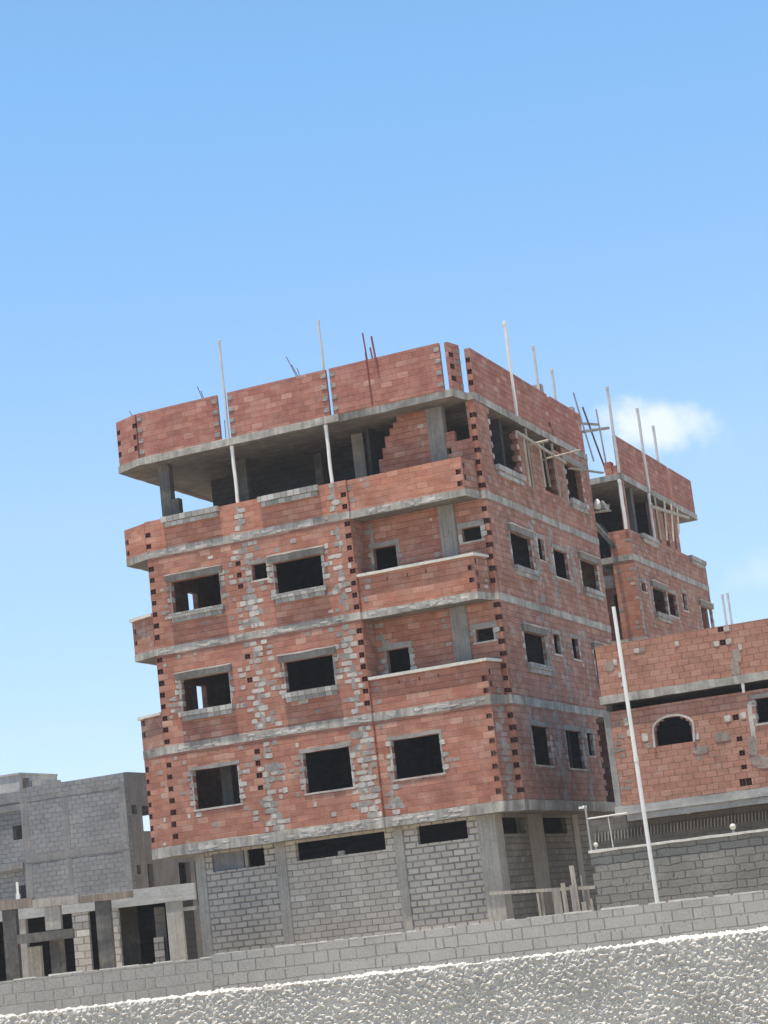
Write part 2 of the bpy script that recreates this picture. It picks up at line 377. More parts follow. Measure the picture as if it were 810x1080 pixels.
def scatter(mb, fr, u0, u1, v0, v1, n, m=1):
    for _ in range(int(n*.6+.5)):
        r = round((fr.base+random.uniform(v0, v1))/RH)
        mb.daub(fr, random.uniform(u0, u1), (r+.5)*RH-fr.base, random.uniform(.1, .24), random.uniform(.09, .17), random.choice((m, 3, 3)), random.uniform(.003, .007))

def window(parent, fr, h, hood=True, sill=True, t=.2, band=.10, jamb=True, label=None, dim=False):
    """mortar lining and surround of an opening; hood lintel and stepped block sill are its sub-parts"""
    u0, u1, v0, v1 = h; mb = MB(); m0 = 0
    mb.strip(fr, u0-band, u1+band, v1+.003, v1+band*(.6 if hood else 1.3), -.016, .03, 1, step=.18, wob=.03, sd=u0)
    if not sill: mb.strip(fr, u0-band*.8, u1+band*.8, v0-.06, v0-.003, -.020, .05, 0, sd=u1)
    r = int(math.ceil((fr.base+v0)/RH))
    z = v0
    while z < v1-.02:
        z2 = min(v1, z+random.uniform(.12, .3))
        mb.fbox(fr, u0-band*random.uniform(.25, 1.0), u0-.003, z, z2-.002, -random.uniform(.006, .012), .03, random.choice((0, 1, 1)))
        mb.fbox(fr, u1+.003, u1+band*random.uniform(.25, 1.0), z, z2-.002, -random.uniform(.006, .012), .03, random.choice((0, 1, 1))); z = z2
    while r*RH < fr.base+v1-.1:
        z = (r+.5)*RH-fr.base
        for uu, sg in ((u0, -1), (u1, 1)):
            if (r % 2 == 0) != (sg > 0) or random.random() < .25:
                mb.daub(fr, uu+sg*(.075+random.uniform(0, .05)), z, random.uniform(.14, .24), .16, random.choice((0, 0, 1)), .013)
            if jamb and r % 2 == 0:
                a, b = (uu-.006, uu+.012) if sg < 0 else (uu-.012, uu+.006)
                mb.fbox(fr, a, b, z-.085, z+.085, .012, t-.01, 0)
        r += 1
    w = mb.build('window_frame', [M['mortar'], M['grout']], parent)
    if hood:
        b = MB(); b.strip(fr, u0-.16, u1+.14, v1+.005, v1+.23, -.10, .06, 0, wob=.02, sd=v1)
        b.strip(fr, u0-.17, u1+.15, v1+.215, v1+.255, -.13, .05, 1, wob=.03, sd=v1+u0)  # pale strip paints the sunlit top edge of the lintel
        b.build('lintel', [M['lintel'], M['mortar']], w)
    if sill:
        b = MB(); b.strip(fr, u0-.12, u1+.12, v0-.165, v0-.005, -.155, .12, 0, wob=.010, sd=2)
        b.strip(fr, u0-.02, u1+.03, v0-.31, v0-.168, -.10, .05, 0, wob=.008, sd=3)
        b.build('sill', [M['sill']], w)
    return w
def topsill(parent, fr, u0, u1, top):
    b = MB(); b.strip(fr, u0, u1, top-.17, top+.012, -.155, .215, 0, wob=.010, sd=2)
    b.strip(fr, u0+.10, u1-.07, top-.33, top-.173, -.10, .05, 0, wob=.008, sd=3)
    b.build('sill', [M['sill']], parent)

# ------------------------------------------------------------------ the main block of flats
YAW = -.39345; GX, GY = -8.139, 64.966; ZB = 4.541
def L2W(x, y, z):
    c, s_ = math.cos(YAW), math.sin(YAW)
    return Vector((GX+c*x-s_*y, GY+s_*x+c*y, ZB+z))
B1 = root('unfinished_apartment_building', (GX, GY, 0), YAW)
tag(B1, 'large red brick apartment block under construction with balconies stacked at its near corner', 'building')
XA, XL, WX, D2, DD, XS, YS = 7.589, 11.61, 11.976, .933, 12.9, 1.067, .45
fF = Fr((0,0), (1,0), (0,1), ZB); fR = Fr((0,.1), (1,0), (0,1), ZB); fB = Fr((0,D2), (1,0), (0,1), ZB)
fS = Fr((WX,0), (0,1), (-1,0), ZB); fL = Fr((0,0), (0,1), (1,0), ZB); fX = Fr((XA,0), (0,1), (-1,0), ZB)
XC = 11.79; dc = Vector((XC-XL, D2-.1)); fC = Fr((XL,.1), dc, (-dc.y, dc.x), ZB); LC = dc.length
dl = Vector((XS, -YS)); fK = Fr((-XS,YS), dl, (-dl.y, dl.x), ZB); LK = dl.length
fE = Fr((-XS,0), (0,1), (1,0), ZB)
T = .2; TS = .11
# slabs ------------------------------------------------------------
o_ = .018
def outline(left, xr=WX, yb=DD, sy=0.0):
    p = [(XL+.005, .1-o_), (xr+o_, D2-.005), (xr+o_, yb), (-XS if left else 0, yb)]
    if left == 'full': p = [(XL+.005,.1-o_), (XC+.008,D2-o_), (xr+o_,D2-o_), (xr+o_,yb), (-XS-o_,yb), (-XS-o_,YS), (0,-o_), (XA,-o_), (XA,.1-o_)]
    else: p = [(XL+.005,.1-o_), (XC+.008,D2-o_), (xr+o_,D2-o_), (xr+o_,yb), (-o_,yb), (-o_,4.0), (-XS-o_,4.0), (-XS-o_,YS), (0,-o_), (XA,-o_), (XA,.1-o_)]
    return p[::1]
LEV = [(0.0, .33), (3.33, 3.60), (6.63, 6.87), (9.95, 10.20), (13.23, 13.48)]
for i, (z0, z1) in enumerate(LEV):
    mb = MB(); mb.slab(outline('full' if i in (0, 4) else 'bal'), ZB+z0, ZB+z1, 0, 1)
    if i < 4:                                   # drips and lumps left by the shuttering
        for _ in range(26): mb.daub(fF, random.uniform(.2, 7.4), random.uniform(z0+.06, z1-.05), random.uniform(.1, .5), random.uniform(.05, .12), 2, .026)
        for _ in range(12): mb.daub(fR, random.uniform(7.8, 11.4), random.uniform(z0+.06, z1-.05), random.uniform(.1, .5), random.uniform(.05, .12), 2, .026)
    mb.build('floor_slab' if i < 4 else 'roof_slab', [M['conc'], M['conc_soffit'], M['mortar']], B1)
# storeys ------------------------------------------------------------
FW = {1: [(.97,2.64,1.39,2.66), (5.03,6.68,1.39,2.68)],
      2: [(.85,2.65,4.63,5.70), (4.70,6.45,4.68,5.68)],
      3: [(.81,2.65,7.94,9.02), (4.68,6.43,7.93,8.98)]}
SMALL3 = (3.89,4.43,8.54,9.07)
ST = {1: (.33,3.33), 2: (3.60,6.63), 3: (6.87,9.95), 4: (10.20,13.23)}
def put_daubs(mb, fr, fl):
    v0, v1 = ST[fl]
    chase(mb, fr, 3.72, v0, v1, .8, .95); chase(mb, fr, 7.12, v0, v1, .62, .85)
for fl in (1, 2, 3):
    v0, v1 = ST[fl]; mb = MB(); hs = list(FW[fl]) + ([SMALL3] if fl == 3 else [])
    pk = quoin(fF, .02, .20, v0, v1) if fl > 1 else quoin(fF, .02, .20, v0, v1, 0)
    if fl > 1: pk += quoin(fF, XA-.20, XA-.03, v0, v1, 1)
    pk += quoin(fF, 3.32, 3.50, v0+1.1, v1, 0, skip=.35)
    mb.panel(fF, 0, XA, v0, v1, T, hs, pk)
    put_daubs(mb, fF, fl)
    for h in hs: scatter(mb, fF, h[0]-.5, h[0]-.15, h[2]-.3, h[3]+.2, 16 if fl == 2 else 9); scatter(mb, fF, h[1]+.15, h[1]+.5, h[2]-.3, h[3]+.2, 9)
    scatter(mb, fF, .3, 7.3, v0+.1, v0+.9, 9); scatter(mb, fF, .3, 7.3, v1-.5, v1-.1, 7)
    if fl == 1: chase(mb, fF, 3.75, v0, v0+1.3, .5, .9); chase(mb, fF, 7.35, v0, v1, .35, .95)
    mb.build('brick_wall', BM(), B1)
    for h in FW[fl]: window(B1, fF, h, hood=fl > 1, sill=fl > 1)
    if fl == 3: window(B1, fF, SMALL3, False, False, jamb=False)
# first floor: left chamfer, right bay, right chamfer
v0, v1 = ST[1]
mb = MB(); mb.panel(fK, 0, LK, v0, v1, T, [], quoin(fK, .02, .19, v0, v1, 0)); scatter(mb, fK, .5, .95, v0, v1, 14); mb.build('brick_wall', BM(), B1)
mb = MB(); RW = (8.10,9.75,1.43,2.66)
mb.panel(fR, XA, XL, v0, v1, T, [RW], quoin(fR, XL-.21, XL-.02, v0, v1, 0)); chase(mb, fR, 7.98, v0, v0+1.2, .5, .8)
scatter(mb, fR, 7.7, 8.0, v0, v1, 8); scatter(mb, fR, 9.85, 10.3, 1.3, 2.8, 6); mb.build('brick_wall', BM(), B1)
window(B1, fR, RW, False, False)
mb = MB(); mb.panel(fB, XC-.06, WX-.004, v0, v1, T, [], quoin(fB, WX-.185, WX-.02, v0, v1, 0)); mb.build('brick_wall', BM(), B1)
mb = MB(); mb.panel(fC, 0.02, LC-.01, v0, v1, T, []); chase(mb, fC, .45, v0, v1, .5, .8, 3); scatter(mb, fC, .3, .7, v0, v1, 7)
mb.build('brick_wall', BM('brick_side'), B1)
# loggias on the second, third and fourth floors
BW = {2: [(7.95,8.73,4.2,5.63), (11.07,11.67,5.40,5.80)], 3: [(7.89,8.69,7.5,9.0), (11.03,11.67,8.65,9.09)]}
for fl in (2, 3):
    v0, v1 = ST[fl]; mb = MB()
    mb.panel(fB, XA-.15, WX-.004, v0, v1, T, BW[fl], quoin(fB, WX-.185, WX-.02, v0, v1, 0), m=0)
    for _ in range(2): scatter(mb, fB, 9.9, 10.2, v0+1, v1, 4)
    chase(mb, fB, 7.86, v0+.8, v1, .2, .6, 3)
    mb.build('brick_wall', BM(), B1)
    for h in BW[fl]: window(B1, fB, h, False, False, jamb=False, band=.14)
    mb = MB(); mb.panel(fX, .205, D2-.004, v0, v1, T); scatter(mb, fX, .3, .8, v0+1, v1, 4, 3); mb.build('brick_wall', BM('brick_side'), B1)
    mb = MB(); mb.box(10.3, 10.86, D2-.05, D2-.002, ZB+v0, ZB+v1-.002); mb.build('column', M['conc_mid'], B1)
    # balcony parapet with cap
    top = v0+.95+(.28 if fl == 3 else .20)
    mb = MB(); mb.panel(fR, XA+.005, XL, v0, top-.09, .15, [], quoin(fR, XL-.21, XL-.03, v0, top-.15, 0))
    scatter(mb, fR, 7.65, 8.0, v0+.1, top-.25, 5)
    for uu in (8.6, 9.3, 9.95): mb.fbox(fR, uu, uu+.035, top-.36, top-.24, -.006, .03, 2)
    mb.build('balcony_parapet', BM('brick_orange' if fl == 3 else 'brick'), B1)
    mb = MB(); mb.panel(fC, 0.015, LC-.06, v0, top-.09, .15, [], quoin(fC, .05, .16, v0, top-.15, 1)); scatter(mb, fC, .3, .7, v0, top-.2, 3)
    p2 = mb.build('balcony_parapet', BM('brick_side'), B1)
    mb = MB(); mb.slab([(XA+.01,.1-.085), (XL+.045,.1-.085), (XC+.06,D2-.03), (XC-.16,D2-.03), (XL-.10,.29), (XA+.01,.29)], ZB+top-.088, ZB+top, 0, 0, wob=.02)
    mb.build('cap', [M['cap']], p2)
    # left balcony, seen past the left edge of the front
    mb = MB(); mb.panel(fK, 0, LK-.02, v0, top-.09, .15, [], quoin(fK, .02, .19, v0, top-.12, 0, skip=.2)); p3 = mb.build('balcony_parapet', BM('brick_side'), B1)
    mb = MB(); mb.panel(fE, YS+.01, 4.0, v0, top-.09, .15); mb.build('balcony_parapet', BM('brick_side'), B1)
    mb = MB(); mb.slab([(-XS-.09,YS-.06), (-.01,-.09), (-.01,.15), (-XS+.22,YS+.14), (-XS+.22,4.0), (-XS-.09,4.0)], ZB+top-.088, ZB+top, 0, 0); mb.build('cap', [M['cap']], p3)
# left outer walls
for fl, y0 in ((2, .21), (3, .21)):
    v0, v1 = ST[fl]; mb = MB(); mb.panel(fL, y0, DD, v0, v1, T, [(2.24,2.93,v0+.05,v0+2.19)]); mb.build('brick_wall', BM('brick_side'), B1)
v0, v1 = ST[1]; mb = MB(); mb.panel(fE, YS+.2, DD, v0, v1, T); mb.build('brick_wall', BM('brick_side'), B1)
# fourth floor: waist high front, stepped remains of walls, columns
v0, v1 = ST[4]; P4 = 11.24
mb = MB(); mb.panel(fF, 0, XA, v0, P4, T, [], quoin(fF, .02, .20, v0, P4, 0) + quoin(fF, XA-.22, XA-.05, v0, P4, 0))
chase(mb, fF, 3.6, v0, P4, .3, .9); chase(mb, fF, 7.1, v0, P4, .5, .9); scatter(mb, fF, 6.7, 7.5, v0+.5, P4, 8); w4 = mb.build('brick_wall', BM('brick_orange'), B1)
topsill(w4, fF, .72, 2.90, P4); topsill(w4, fF, 4.42, 6.62, P4)
mb = MB(); mb.panel(fK, 0, LK-.02, v0, P4-.03, .15, [], quoin(fK, .02, .19, v0, P4-.1, 0)); scatter(mb, fK, .45, .75, v0+.6, P4, 4); mb.build('balcony_parapet', BM('brick_orange'), B1)
mb = MB(); mb.panel(fE, YS+.01, 5.0, v0, P4-.03, .15); mb.build('balcony_parapet', BM('brick_side'), B1)
mb = MB(); mb.panel(fR, XA+.005, XL, v0, P4, .15, [], quoin(fR, XL-.22, XL-.05, v0, P4, 0)); scatter(mb, fR, 7.65, 8.3, v0+.1, P4, 9); mb.build('balcony_parapet', BM('brick_orange'), B1)
mb = MB(); mb.panel(fC, .015, LC-.06, v0, P4-.05, .15, [], quoin(fC, .04, .14, v0, P4-.1, 1)); scatter(mb, fC, .45, .8, v0, P4, 7, 3); mb.build('balcony_parapet', BM('brick_side'), B1)
st = [(8.45,8.62,11.9,13.3), (8.45,8.75,12.25,13.3), (8.45,8.95,12.63,13.3), (8.45,9.1,12.85,13.3), (8.45,9.25,13.03,13.3)]
mb = MB(); mb.panel(fB, 8.45, 10.3, v0, v1-.004, T, st); scatter(mb, fB, 10.0, 10.25, 11.3, 13, 5); scatter(mb, fB, 8.6, 8.8, 11.3, 12.2, 3); mb.build('brick_wall', BM(), B1)
mb = MB(); mb.panel(fB, 10.86, WX-.004, v0, v1-.004, T, [(10.86,11.70,12.33,13.3), (11.18,11.70,11.97,13.3), (10.86,11.02,11.6,11.8)], quoin(fB, WX-.185, WX-.02, v0, v1-.1, 0))
mb.daub(fB, 11.0, 12.40, .24, .2, 1); mb.daub(fB, 11.2, 12.0, .28, .14, 1); mb.daub(fB, 11.0, 11.7, .3, .2, 1); scatter(mb, fB, 11.75, 11.9, 11.8, 12.6, 2)
mb.build('brick_wall', BM(), B1)
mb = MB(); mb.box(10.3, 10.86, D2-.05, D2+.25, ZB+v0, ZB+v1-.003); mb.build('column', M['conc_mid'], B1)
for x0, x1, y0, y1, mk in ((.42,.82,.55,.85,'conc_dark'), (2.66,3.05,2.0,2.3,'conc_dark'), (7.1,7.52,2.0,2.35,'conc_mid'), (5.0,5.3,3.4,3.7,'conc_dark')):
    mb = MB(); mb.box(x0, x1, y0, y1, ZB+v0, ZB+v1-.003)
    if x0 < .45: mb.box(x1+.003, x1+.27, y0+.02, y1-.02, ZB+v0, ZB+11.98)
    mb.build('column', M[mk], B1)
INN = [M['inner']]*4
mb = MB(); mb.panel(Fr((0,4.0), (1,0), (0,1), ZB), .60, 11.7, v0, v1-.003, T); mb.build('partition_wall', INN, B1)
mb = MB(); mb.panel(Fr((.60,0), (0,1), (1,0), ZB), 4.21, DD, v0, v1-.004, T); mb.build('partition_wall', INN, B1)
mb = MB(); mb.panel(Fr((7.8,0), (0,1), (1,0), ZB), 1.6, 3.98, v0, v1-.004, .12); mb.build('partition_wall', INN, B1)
for fl in (1, 2, 3):
    v0, v1 = ST[fl]
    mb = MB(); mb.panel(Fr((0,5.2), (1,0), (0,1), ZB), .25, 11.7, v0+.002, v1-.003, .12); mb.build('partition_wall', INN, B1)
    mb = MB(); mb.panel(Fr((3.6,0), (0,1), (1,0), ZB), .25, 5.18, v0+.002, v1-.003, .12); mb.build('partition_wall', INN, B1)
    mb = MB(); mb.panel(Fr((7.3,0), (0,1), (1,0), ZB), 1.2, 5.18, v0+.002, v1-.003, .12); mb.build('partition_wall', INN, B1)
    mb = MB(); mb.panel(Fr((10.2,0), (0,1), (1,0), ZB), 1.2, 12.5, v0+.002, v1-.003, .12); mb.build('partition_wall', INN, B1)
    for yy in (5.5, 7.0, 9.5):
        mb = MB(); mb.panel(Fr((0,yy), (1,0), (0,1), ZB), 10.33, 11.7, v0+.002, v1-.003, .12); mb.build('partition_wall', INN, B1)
mb = MB(); mb.box(1.15, 1.55, 1.6, 1.9, ZB+.335, ZB+3.32); mb.build('column', M['graycement'], B1)
# right side, floor by floor
SW = {1: [(2.5,4.2,1.45,2.71), (5.9,7.6,1.43,2.71), (8.2,8.85,1.92,2.71)],
      2: [(2.95,5.0,4.76,5.80), (5.95,6.62,5.30,5.98), (7.93,8.65,5.28,6.02), (10.4,12.2,4.76,5.82)],
      3: [(2.85,4.85,7.97,9.12), (5.62,6.26,8.52,9.28), (7.2,8.72,8.12,9.12), (10.2,12.2,8.05,9.12)]}
for fl in (1, 2, 3):
    v0, v1 = ST[fl]; mb = MB(); yb = 9.75 if fl == 1 else DD
    y0 = D2+T+.003
    hs = list(SW[fl])
    if fl == 1:                                  # toothed unfinished end of the wall
        r = int(math.ceil((ZB+v0)/RH))
        while r*RH < ZB+v1:
            if r % 2: hs.append((9.5, 9.9, r*RH-ZB, (r+1)*RH-ZB))
            r += 1
    mb.panel(fS, y0, yb, v0, v1, TS, hs)
    for yc in ((5.1, 8.0) if fl == 1 else (5.35, 7.0, 9.4)): chase(mb, fS, yc, v0, v1, .5, .55, 3)
    for h in SW[fl]: scatter(mb, fS, h[0]-.45, h[0]-.1, h[2]-.3, h[3]+.3, 5, 3); scatter(mb, fS, h[1]+.1, h[1]+.45, h[2]-.3, h[3]+.3, 5, 1)
    scatter(mb, fS, 1.3, yb-.2, v0+.1, v1-.1, 16, 3)
    mb.build('brick_wall', BM('brick_side'), B1)
    for i, h in enumerate(SW[fl]):
        big = fl > 1 and h[1]-h[0] > 1.7
        window(B1, fS, h, hood=big, sill=big, band=.12, t=TS)
mb = MB(); mb.panel(Fr((WX-1.4,0), (0,1), (-1,0), ZB), 9.2, DD, .33, 3.33, T); mb.build('brick_wall', BM('brick_side'), B1)
v0, v1 = ST[4]; mb = MB()
hs = [(2.3,4.7,11.25,13.3), (5.65,6.15,11.1,12.9), (7.3,8.6,11.2,13.3), (10.05,11.75,11.3,12.72)]
r = int(math.ceil((ZB+11.2)/RH))
while r*RH < ZB+13.3:
    if r % 2: hs += [(4.4,4.95,r*RH-ZB,(r+1)*RH-ZB), (8.5,8.8,r*RH-ZB,(r+1)*RH-ZB), (2.15,2.4,r*RH-ZB,(r+1)*RH-ZB), (9.85,10.1,r*RH-ZB,(r+1)*RH-ZB)]
    r += 1
hs += [(4.6,6.2,12.95,13.3), (6.1,8.7,12.72,13.3), (8.6,9.7,12.95,13.3)]
hs = [(a, b, c, min(d, 13.226)) for a, b, c, d in hs]
mb.panel(fS, D2+T+.003, DD, v0, v1-.004, T, hs)
for yc in (2.19, 4.84, 8.74, 9.92, 11.88):
    r = int(math.ceil((ZB+11.2)/RH))
    while r*RH < ZB+12.8:
        if r % 2 == 0: mb.daub(fS, yc, (r+.5)*RH-ZB, random.uniform(.15, .19), .165, 1, .02)
        r += 1
scatter(mb, fS, 1.3, 12.5, v0+.1, 11.1, 14, 3); w4s = mb.build('brick_wall', BM('brick_side'), B1)
topsill(w4s, fS, 2.2, 4.85, 11.25); topsill(w4s, fS, 9.9, 11.9, 11.3)
mb = MB(); mb.strip(fS, 9.6, 12.4, 12.73, 12.98, -.06, .2, 0); mb.build('lintel', [M['grout']], w4s)
# rear wall
mb = MB()
for fl in (1, 2, 3): mb.panel(Fr((0,DD), (1,0), (0,-1), ZB), (-XS if fl == 1 else 0)+.21, WX-.21, ST[fl][0]+.002, ST[fl][1]-.002, T)
mb.panel(Fr((0,DD), (1,0), (0,-1), ZB), 1.3, WX-.21, ST[4][0]+.002, ST[4][1]-.006, T); mb.build('brick_wall', BM('brick_side'), B1)
# roof parapet, left in separate lengths
R0, R1 = 13.48, 15.06
def rpar(fr, a, b, pk=(), mat='brick_roof', n=5, left=True, right=True, r1=R1, w=.03):
    f2 = Fr(fr.o+fr.w*w, fr.u, fr.w, fr.base); mb = MB()
    mb.panel(f2, a, b, R0, r1, .12, [], list(pk))
    r = int(math.ceil((ZB+R0)/RH))
    while (r+1)*RH < ZB+r1:
        for e, ok in ((a+.10, left), (b-.10, right)):
            if ok and r % 2: mb.daub(f2, e, (r+.5)*RH-ZB, .2, .15, 3, .02)
        r += 1
    return mb.build('roof_parapet', BM(mat), B1)
rpar(fK, .03, LK-.03, quoin(fK, .05, .2, R0, R1, 0) + quoin(fK, LK-.2, LK-.05, R0, R1, 0), left=False, right=False)
rpar(fF, .06, 3.20, right=True); rpar(fF, 3.60, 7.29); rpar(fF, 7.42, 11.36)
rpar(fC, .08, LC-.10, quoin(fC, .10, .36, R0, R1, 0), right=True, left=False, r1=15.08)
rpar(Fr((0,1.27), (1,0), (0,1), ZB), WX-.235, WX-.03, quoin(fB, WX-.205, WX-.06, R0, R1, 0), left=False, right=False)
rpar(fS, 1.425, 5.12, left=False, right=False); rpar(fS, 5.36, 8.98, quoin(fS, 8.76, 8.93, R0, R1, 0, skip=.3), left=False, right=False); rpar(fS, 9.36, 12.85, left=False, right=False)
rpar(fE, YS+.3, 7.0, left=False, right=False)
mb = MB(); mb.box(WX-.9, WX-.2, 9.0, 9.25, ZB+R0, ZB+15.5); mb.build('column', M['conc_col'], B1)
mb = MB(); mb.box(WX-.6, WX-.2, DD-.35, DD-.05, ZB+R0, ZB+15.35); mb.build('column', M['conc_col'], B1)
# rain pipes standing in the gaps
def pipe(p, q, r=.055, mat='pvc', par=None, name='drain_pipe'):
    mb = MB(); p = Vector(p); q = Vector(q); n = 6
    pts = [p+(q-p)*i/n+Vector((math.sin(i*1.7+p.x)*.008, 0, 0))*(0 < i < n) for i in range(n+1)]
    mb.tube(pts, r, 10)
    mb.lathe(q-Vector((0,0,.02)), [(r*1.15, -.10), (r*1.15, .02), (r*.9, .03)], 10)
    return mb.build(name, M[mat], par, smooth=False)
pipe((3.47,.10,ZB+R0+.005), (3.47,.10,ZB+16.96), .042, 'pvc_grey', B1); pipe((3.58,.09,ZB+11.0), (3.56,.09,ZB+13.22), .06, 'pvc', B1)
pipe((7.12,.34,ZB+R0+.005), (7.10,.34,ZB+16.88), .042, 'pvc_grey', B1); pipe((7.07,.10,ZB+11.0), (7.06,.10,ZB+13.22), .06, 'pvc', B1)
pipe((11.95,5.25,ZB+R0+.005), (11.95,5.22,ZB+16.9), .06, 'pvc', B1); pipe((11.70,8.95,ZB+R0+.005), (11.70,8.9,ZB+16.94), .055, 'pvc_grey', B1); pipe((11.7,10.82,ZB+R0+.005), (11.7,10.82,ZB+16.47), .055, 'pvc_grey', B1)
for a, b, r in (((8.84,.135,14.0),(8.73,.135,16.02),.028), ((8.97,.2,14.9),(8.91,.2,15.49),.03), ((9.16,.0,14.72),(9.08,.0,15.79),.035)):
    mb = MB(); mb.tube([(a[0],a[1],ZB+a[2]), (b[0],b[1],ZB+b[2])], r, 8); mb.build('conduit', M['conduit'], B1)
mb = MB(); mb.tube([(8.83,.005,ZB+13.5), (8.80,.005,ZB+15.3)], .022, 8); mb.build('conduit', M['conduit'], B1)
for a, b in (((2.64,.2,14.9),(2.45,.15,15.55)), ((2.62,.3,14.9),(2.52,.25,15.4)), ((6.22,.2,14.95),(5.86,.2,15.86)), ((6.26,.25,14.95),(6.02,.2,15.55)), ((6.3,.22,14.95),(6.2,.22,15.4)), ((-.15,.3,14.9),(-.35,.3,15.3)), ((3.31,.2,13.5),(3.33,.2,14.2))):
    mb = MB(); mb.tube([(a[0],a[1],ZB+a[2]), (b[0],b[1],ZB+b[2])], .014, 6); mb.build('rebar', M['rust'], B1)
# ground floor: columns, block infill, high vents
G0 = -ZB
for x0, x1, y0, y1 in ((.50,.86,.47,.85), (3.48,3.82,.46,.85), (7.68,7.98,.46,.85), (10.5,11.12,.46,1.1), (10.7,11.13,3.5,4.9), (10.7,11.13,8.0,8.6)):
    mb = MB(); n = 6
    mb.box(x0, x1, y0, y1, 0, ZB-.003); mb.build('column', M['conc_col'], B1)
g = Fr((0,.5), (1,0), (0,1), ZB)
for a, b, hs, mk in ((.865,3.475,[(1.11,3.05,-.66,-.09)],'infill'), (3.825,7.675,[(4.19,7.35,-.66,-.09)],'infill_soft'), (7.985,10.495,[(8.46,10.16,-.65,-.08)],'infill')):
    mb = MB(); mb.panel(g, a, b, G0, -.004, T, hs, m=0); mb.build('block_wall', [M[mk], M['mortar'], M['hole'], M['grout']], B1)
mb = MB(); mb.fbox(g, 1.14, 2.25, -.655, -.10, .06, .14); mb.build('boarding', M['graycement'], B1)
mb = MB(); mb.fbox(g, 2.30, 2.40, -.655, -.09, .05, .16); mb.build('mullion', M['conc_col'], B1)
mb = MB(); mb.fbox(g, 5.65, 5.85, -.655, -.52, .05, .16); mb.build('mullion', M['conc_col'], B1)
g2 = Fr((11.1,0), (0,1), (-1,0), ZB)
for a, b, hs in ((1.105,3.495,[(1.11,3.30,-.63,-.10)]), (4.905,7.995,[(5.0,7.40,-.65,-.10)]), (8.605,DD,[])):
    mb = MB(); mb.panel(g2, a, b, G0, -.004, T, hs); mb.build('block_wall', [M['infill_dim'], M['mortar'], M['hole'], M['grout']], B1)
mb = MB(); mb.panel(Fr((.55,0), (0,1), (1,0), ZB), .86, DD, G0, -.004, T); mb.panel(Fr((0,DD-.1), (1,0), (0,-1), ZB), .76, 10.89, G0, -.004, T); mb.build('block_wall', [M['infill_soft'], M['mortar'], M['hole'], M['grout']], B1)
mb = MB(); mb.box(.8, 10.8, 4.0, 4.2, .02, ZB-.01); mb.build('partition_wall', M['inner'], B1)

# small bucket on the left balcony wall of the fourth floor
p = L2W(-.95, 2.4, 11.21); mb = MB(); mb.lathe(p, [(.15, .002), (.19, .30), (.205, .31), (.205, .34), (.17, .34)], 14)
tag(mb.build('bucket', M['black'], loc=p), 'black bucket standing on the left balcony wall of the open top storey', 'bucket')

# ------------------------------------------------------------------ twin block behind
B2 = root('unfinished_apartment_building', L2W(0, 17.25, -ZB), YAW)
tag(B2, 'red brick block rising behind the right end of the large block, poles on its roof', 'building')
X2, Y2 = 12.0, 11.95
kF = Fr((0,0), (1,0), (0,1), ZB); kS = Fr((X2,0), (0,1), (-1,0), ZB)
for i, (z0, z1) in enumerate(LEV):
    mb = MB(); yb = 11.7 if i == 4 else Y2; xr = X2+o_
    mb.slab([(0,-o_ if i == 4 else 1.6), (10.6,-o_ if i == 4 else 1.6), (10.62,-o_), (xr,-o_), (xr,yb), (0,yb)], ZB+z0, ZB+z1, 0, 1); mb.build('floor_slab' if i < 4 else 'roof_slab', [M['conc'], M['conc_soffit']], B2)
W2 = {1: [(2.4,4.4,1.45,2.71), (7,8.6,1.45,2.7)], 2: [(2.4,4.4,4.75,5.9), (4.6,5.8,4.9,5.9), (9.8,11.4,4.75,5.9)],
      3: [(.68,1.30,8.77,9.14), (2.25,4.30,8.06,9.12), (4.50,5.85,8.18,9.15), (6.93,7.6,8.63,9.38), (9.85,11.8,7.85,9.12)]}
for fl in (1, 2, 3):
    v0, v1 = ST[fl]; mb = MB(); mb.panel(kS, .003, Y2, v0, v1, TS, W2[fl])
    chase(mb, kS, .25, v0, v1, .4, .8, 3); chase(mb, kS, 1.8, v0, v1, .3, .4, 3); scatter(mb, kS, .4, 11.5, v0+.1, v1-.1, 22, 3); mb.build('brick_wall', BM('brick_side'), B2)
    for i, h in enumerate(W2[fl]): window(B2, kS, h, hood=(h[1]-h[0] > 1.8), sill=(1.8 < h[1]-h[0] and h[0] < 9), band=.12, t=TS)
    mb = MB(); mb.panel(kF, 11.15, X2-.004, v0, v1, T); scatter(mb, kF, 11.75, 11.95, v0, v1, 12, 1); scatter(mb, kF, 11.2, 11.5, v0, v1, 4, 3); mb.build('brick_wall', BM('brick_orange'), B2)
    mb = MB(); mb.panel(Fr((0,1.6), (1,0), (0,1), ZB), 0, 11.14, v0, v1, T, [(10.5,11.05,v0+1.0,v0+2.1)] if fl == 3 else []); mb.panel(Fr((11.15,0), (0,1), (1,0), ZB), .21, 1.59, v0, v1, T); mb.build('brick_wall', BM('brick_side'), B2)
v0, v1 = ST[4]
hs = [(.25,3.85,11.2,13.3), (3.85,7.5,12.9,13.3), (7.9,Y2+.1,11.24,13.3), (4.35,4.85,11.25,12.9), (5.6,6.2,11.25,12.9), (7.0,7.3,11.3,12.8)]
mb = MB(); mb.panel(kS, .003, Y2, v0, v1-.004, T, [(a, b, c, min(d, 13.226)) for a, b, c, d in hs]); chase(mb, kS, .25, v0, 11.2, .4, .8, 3); scatter(mb, kS, .5, 11.5, v0, 11.2, 9, 3); s2 = mb.build('brick_wall', BM('brick_side'), B2)
topsill(s2, kS, 1.6, 3.9, 11.22); topsill(s2, kS, 9.1, 11.6, 11.26)
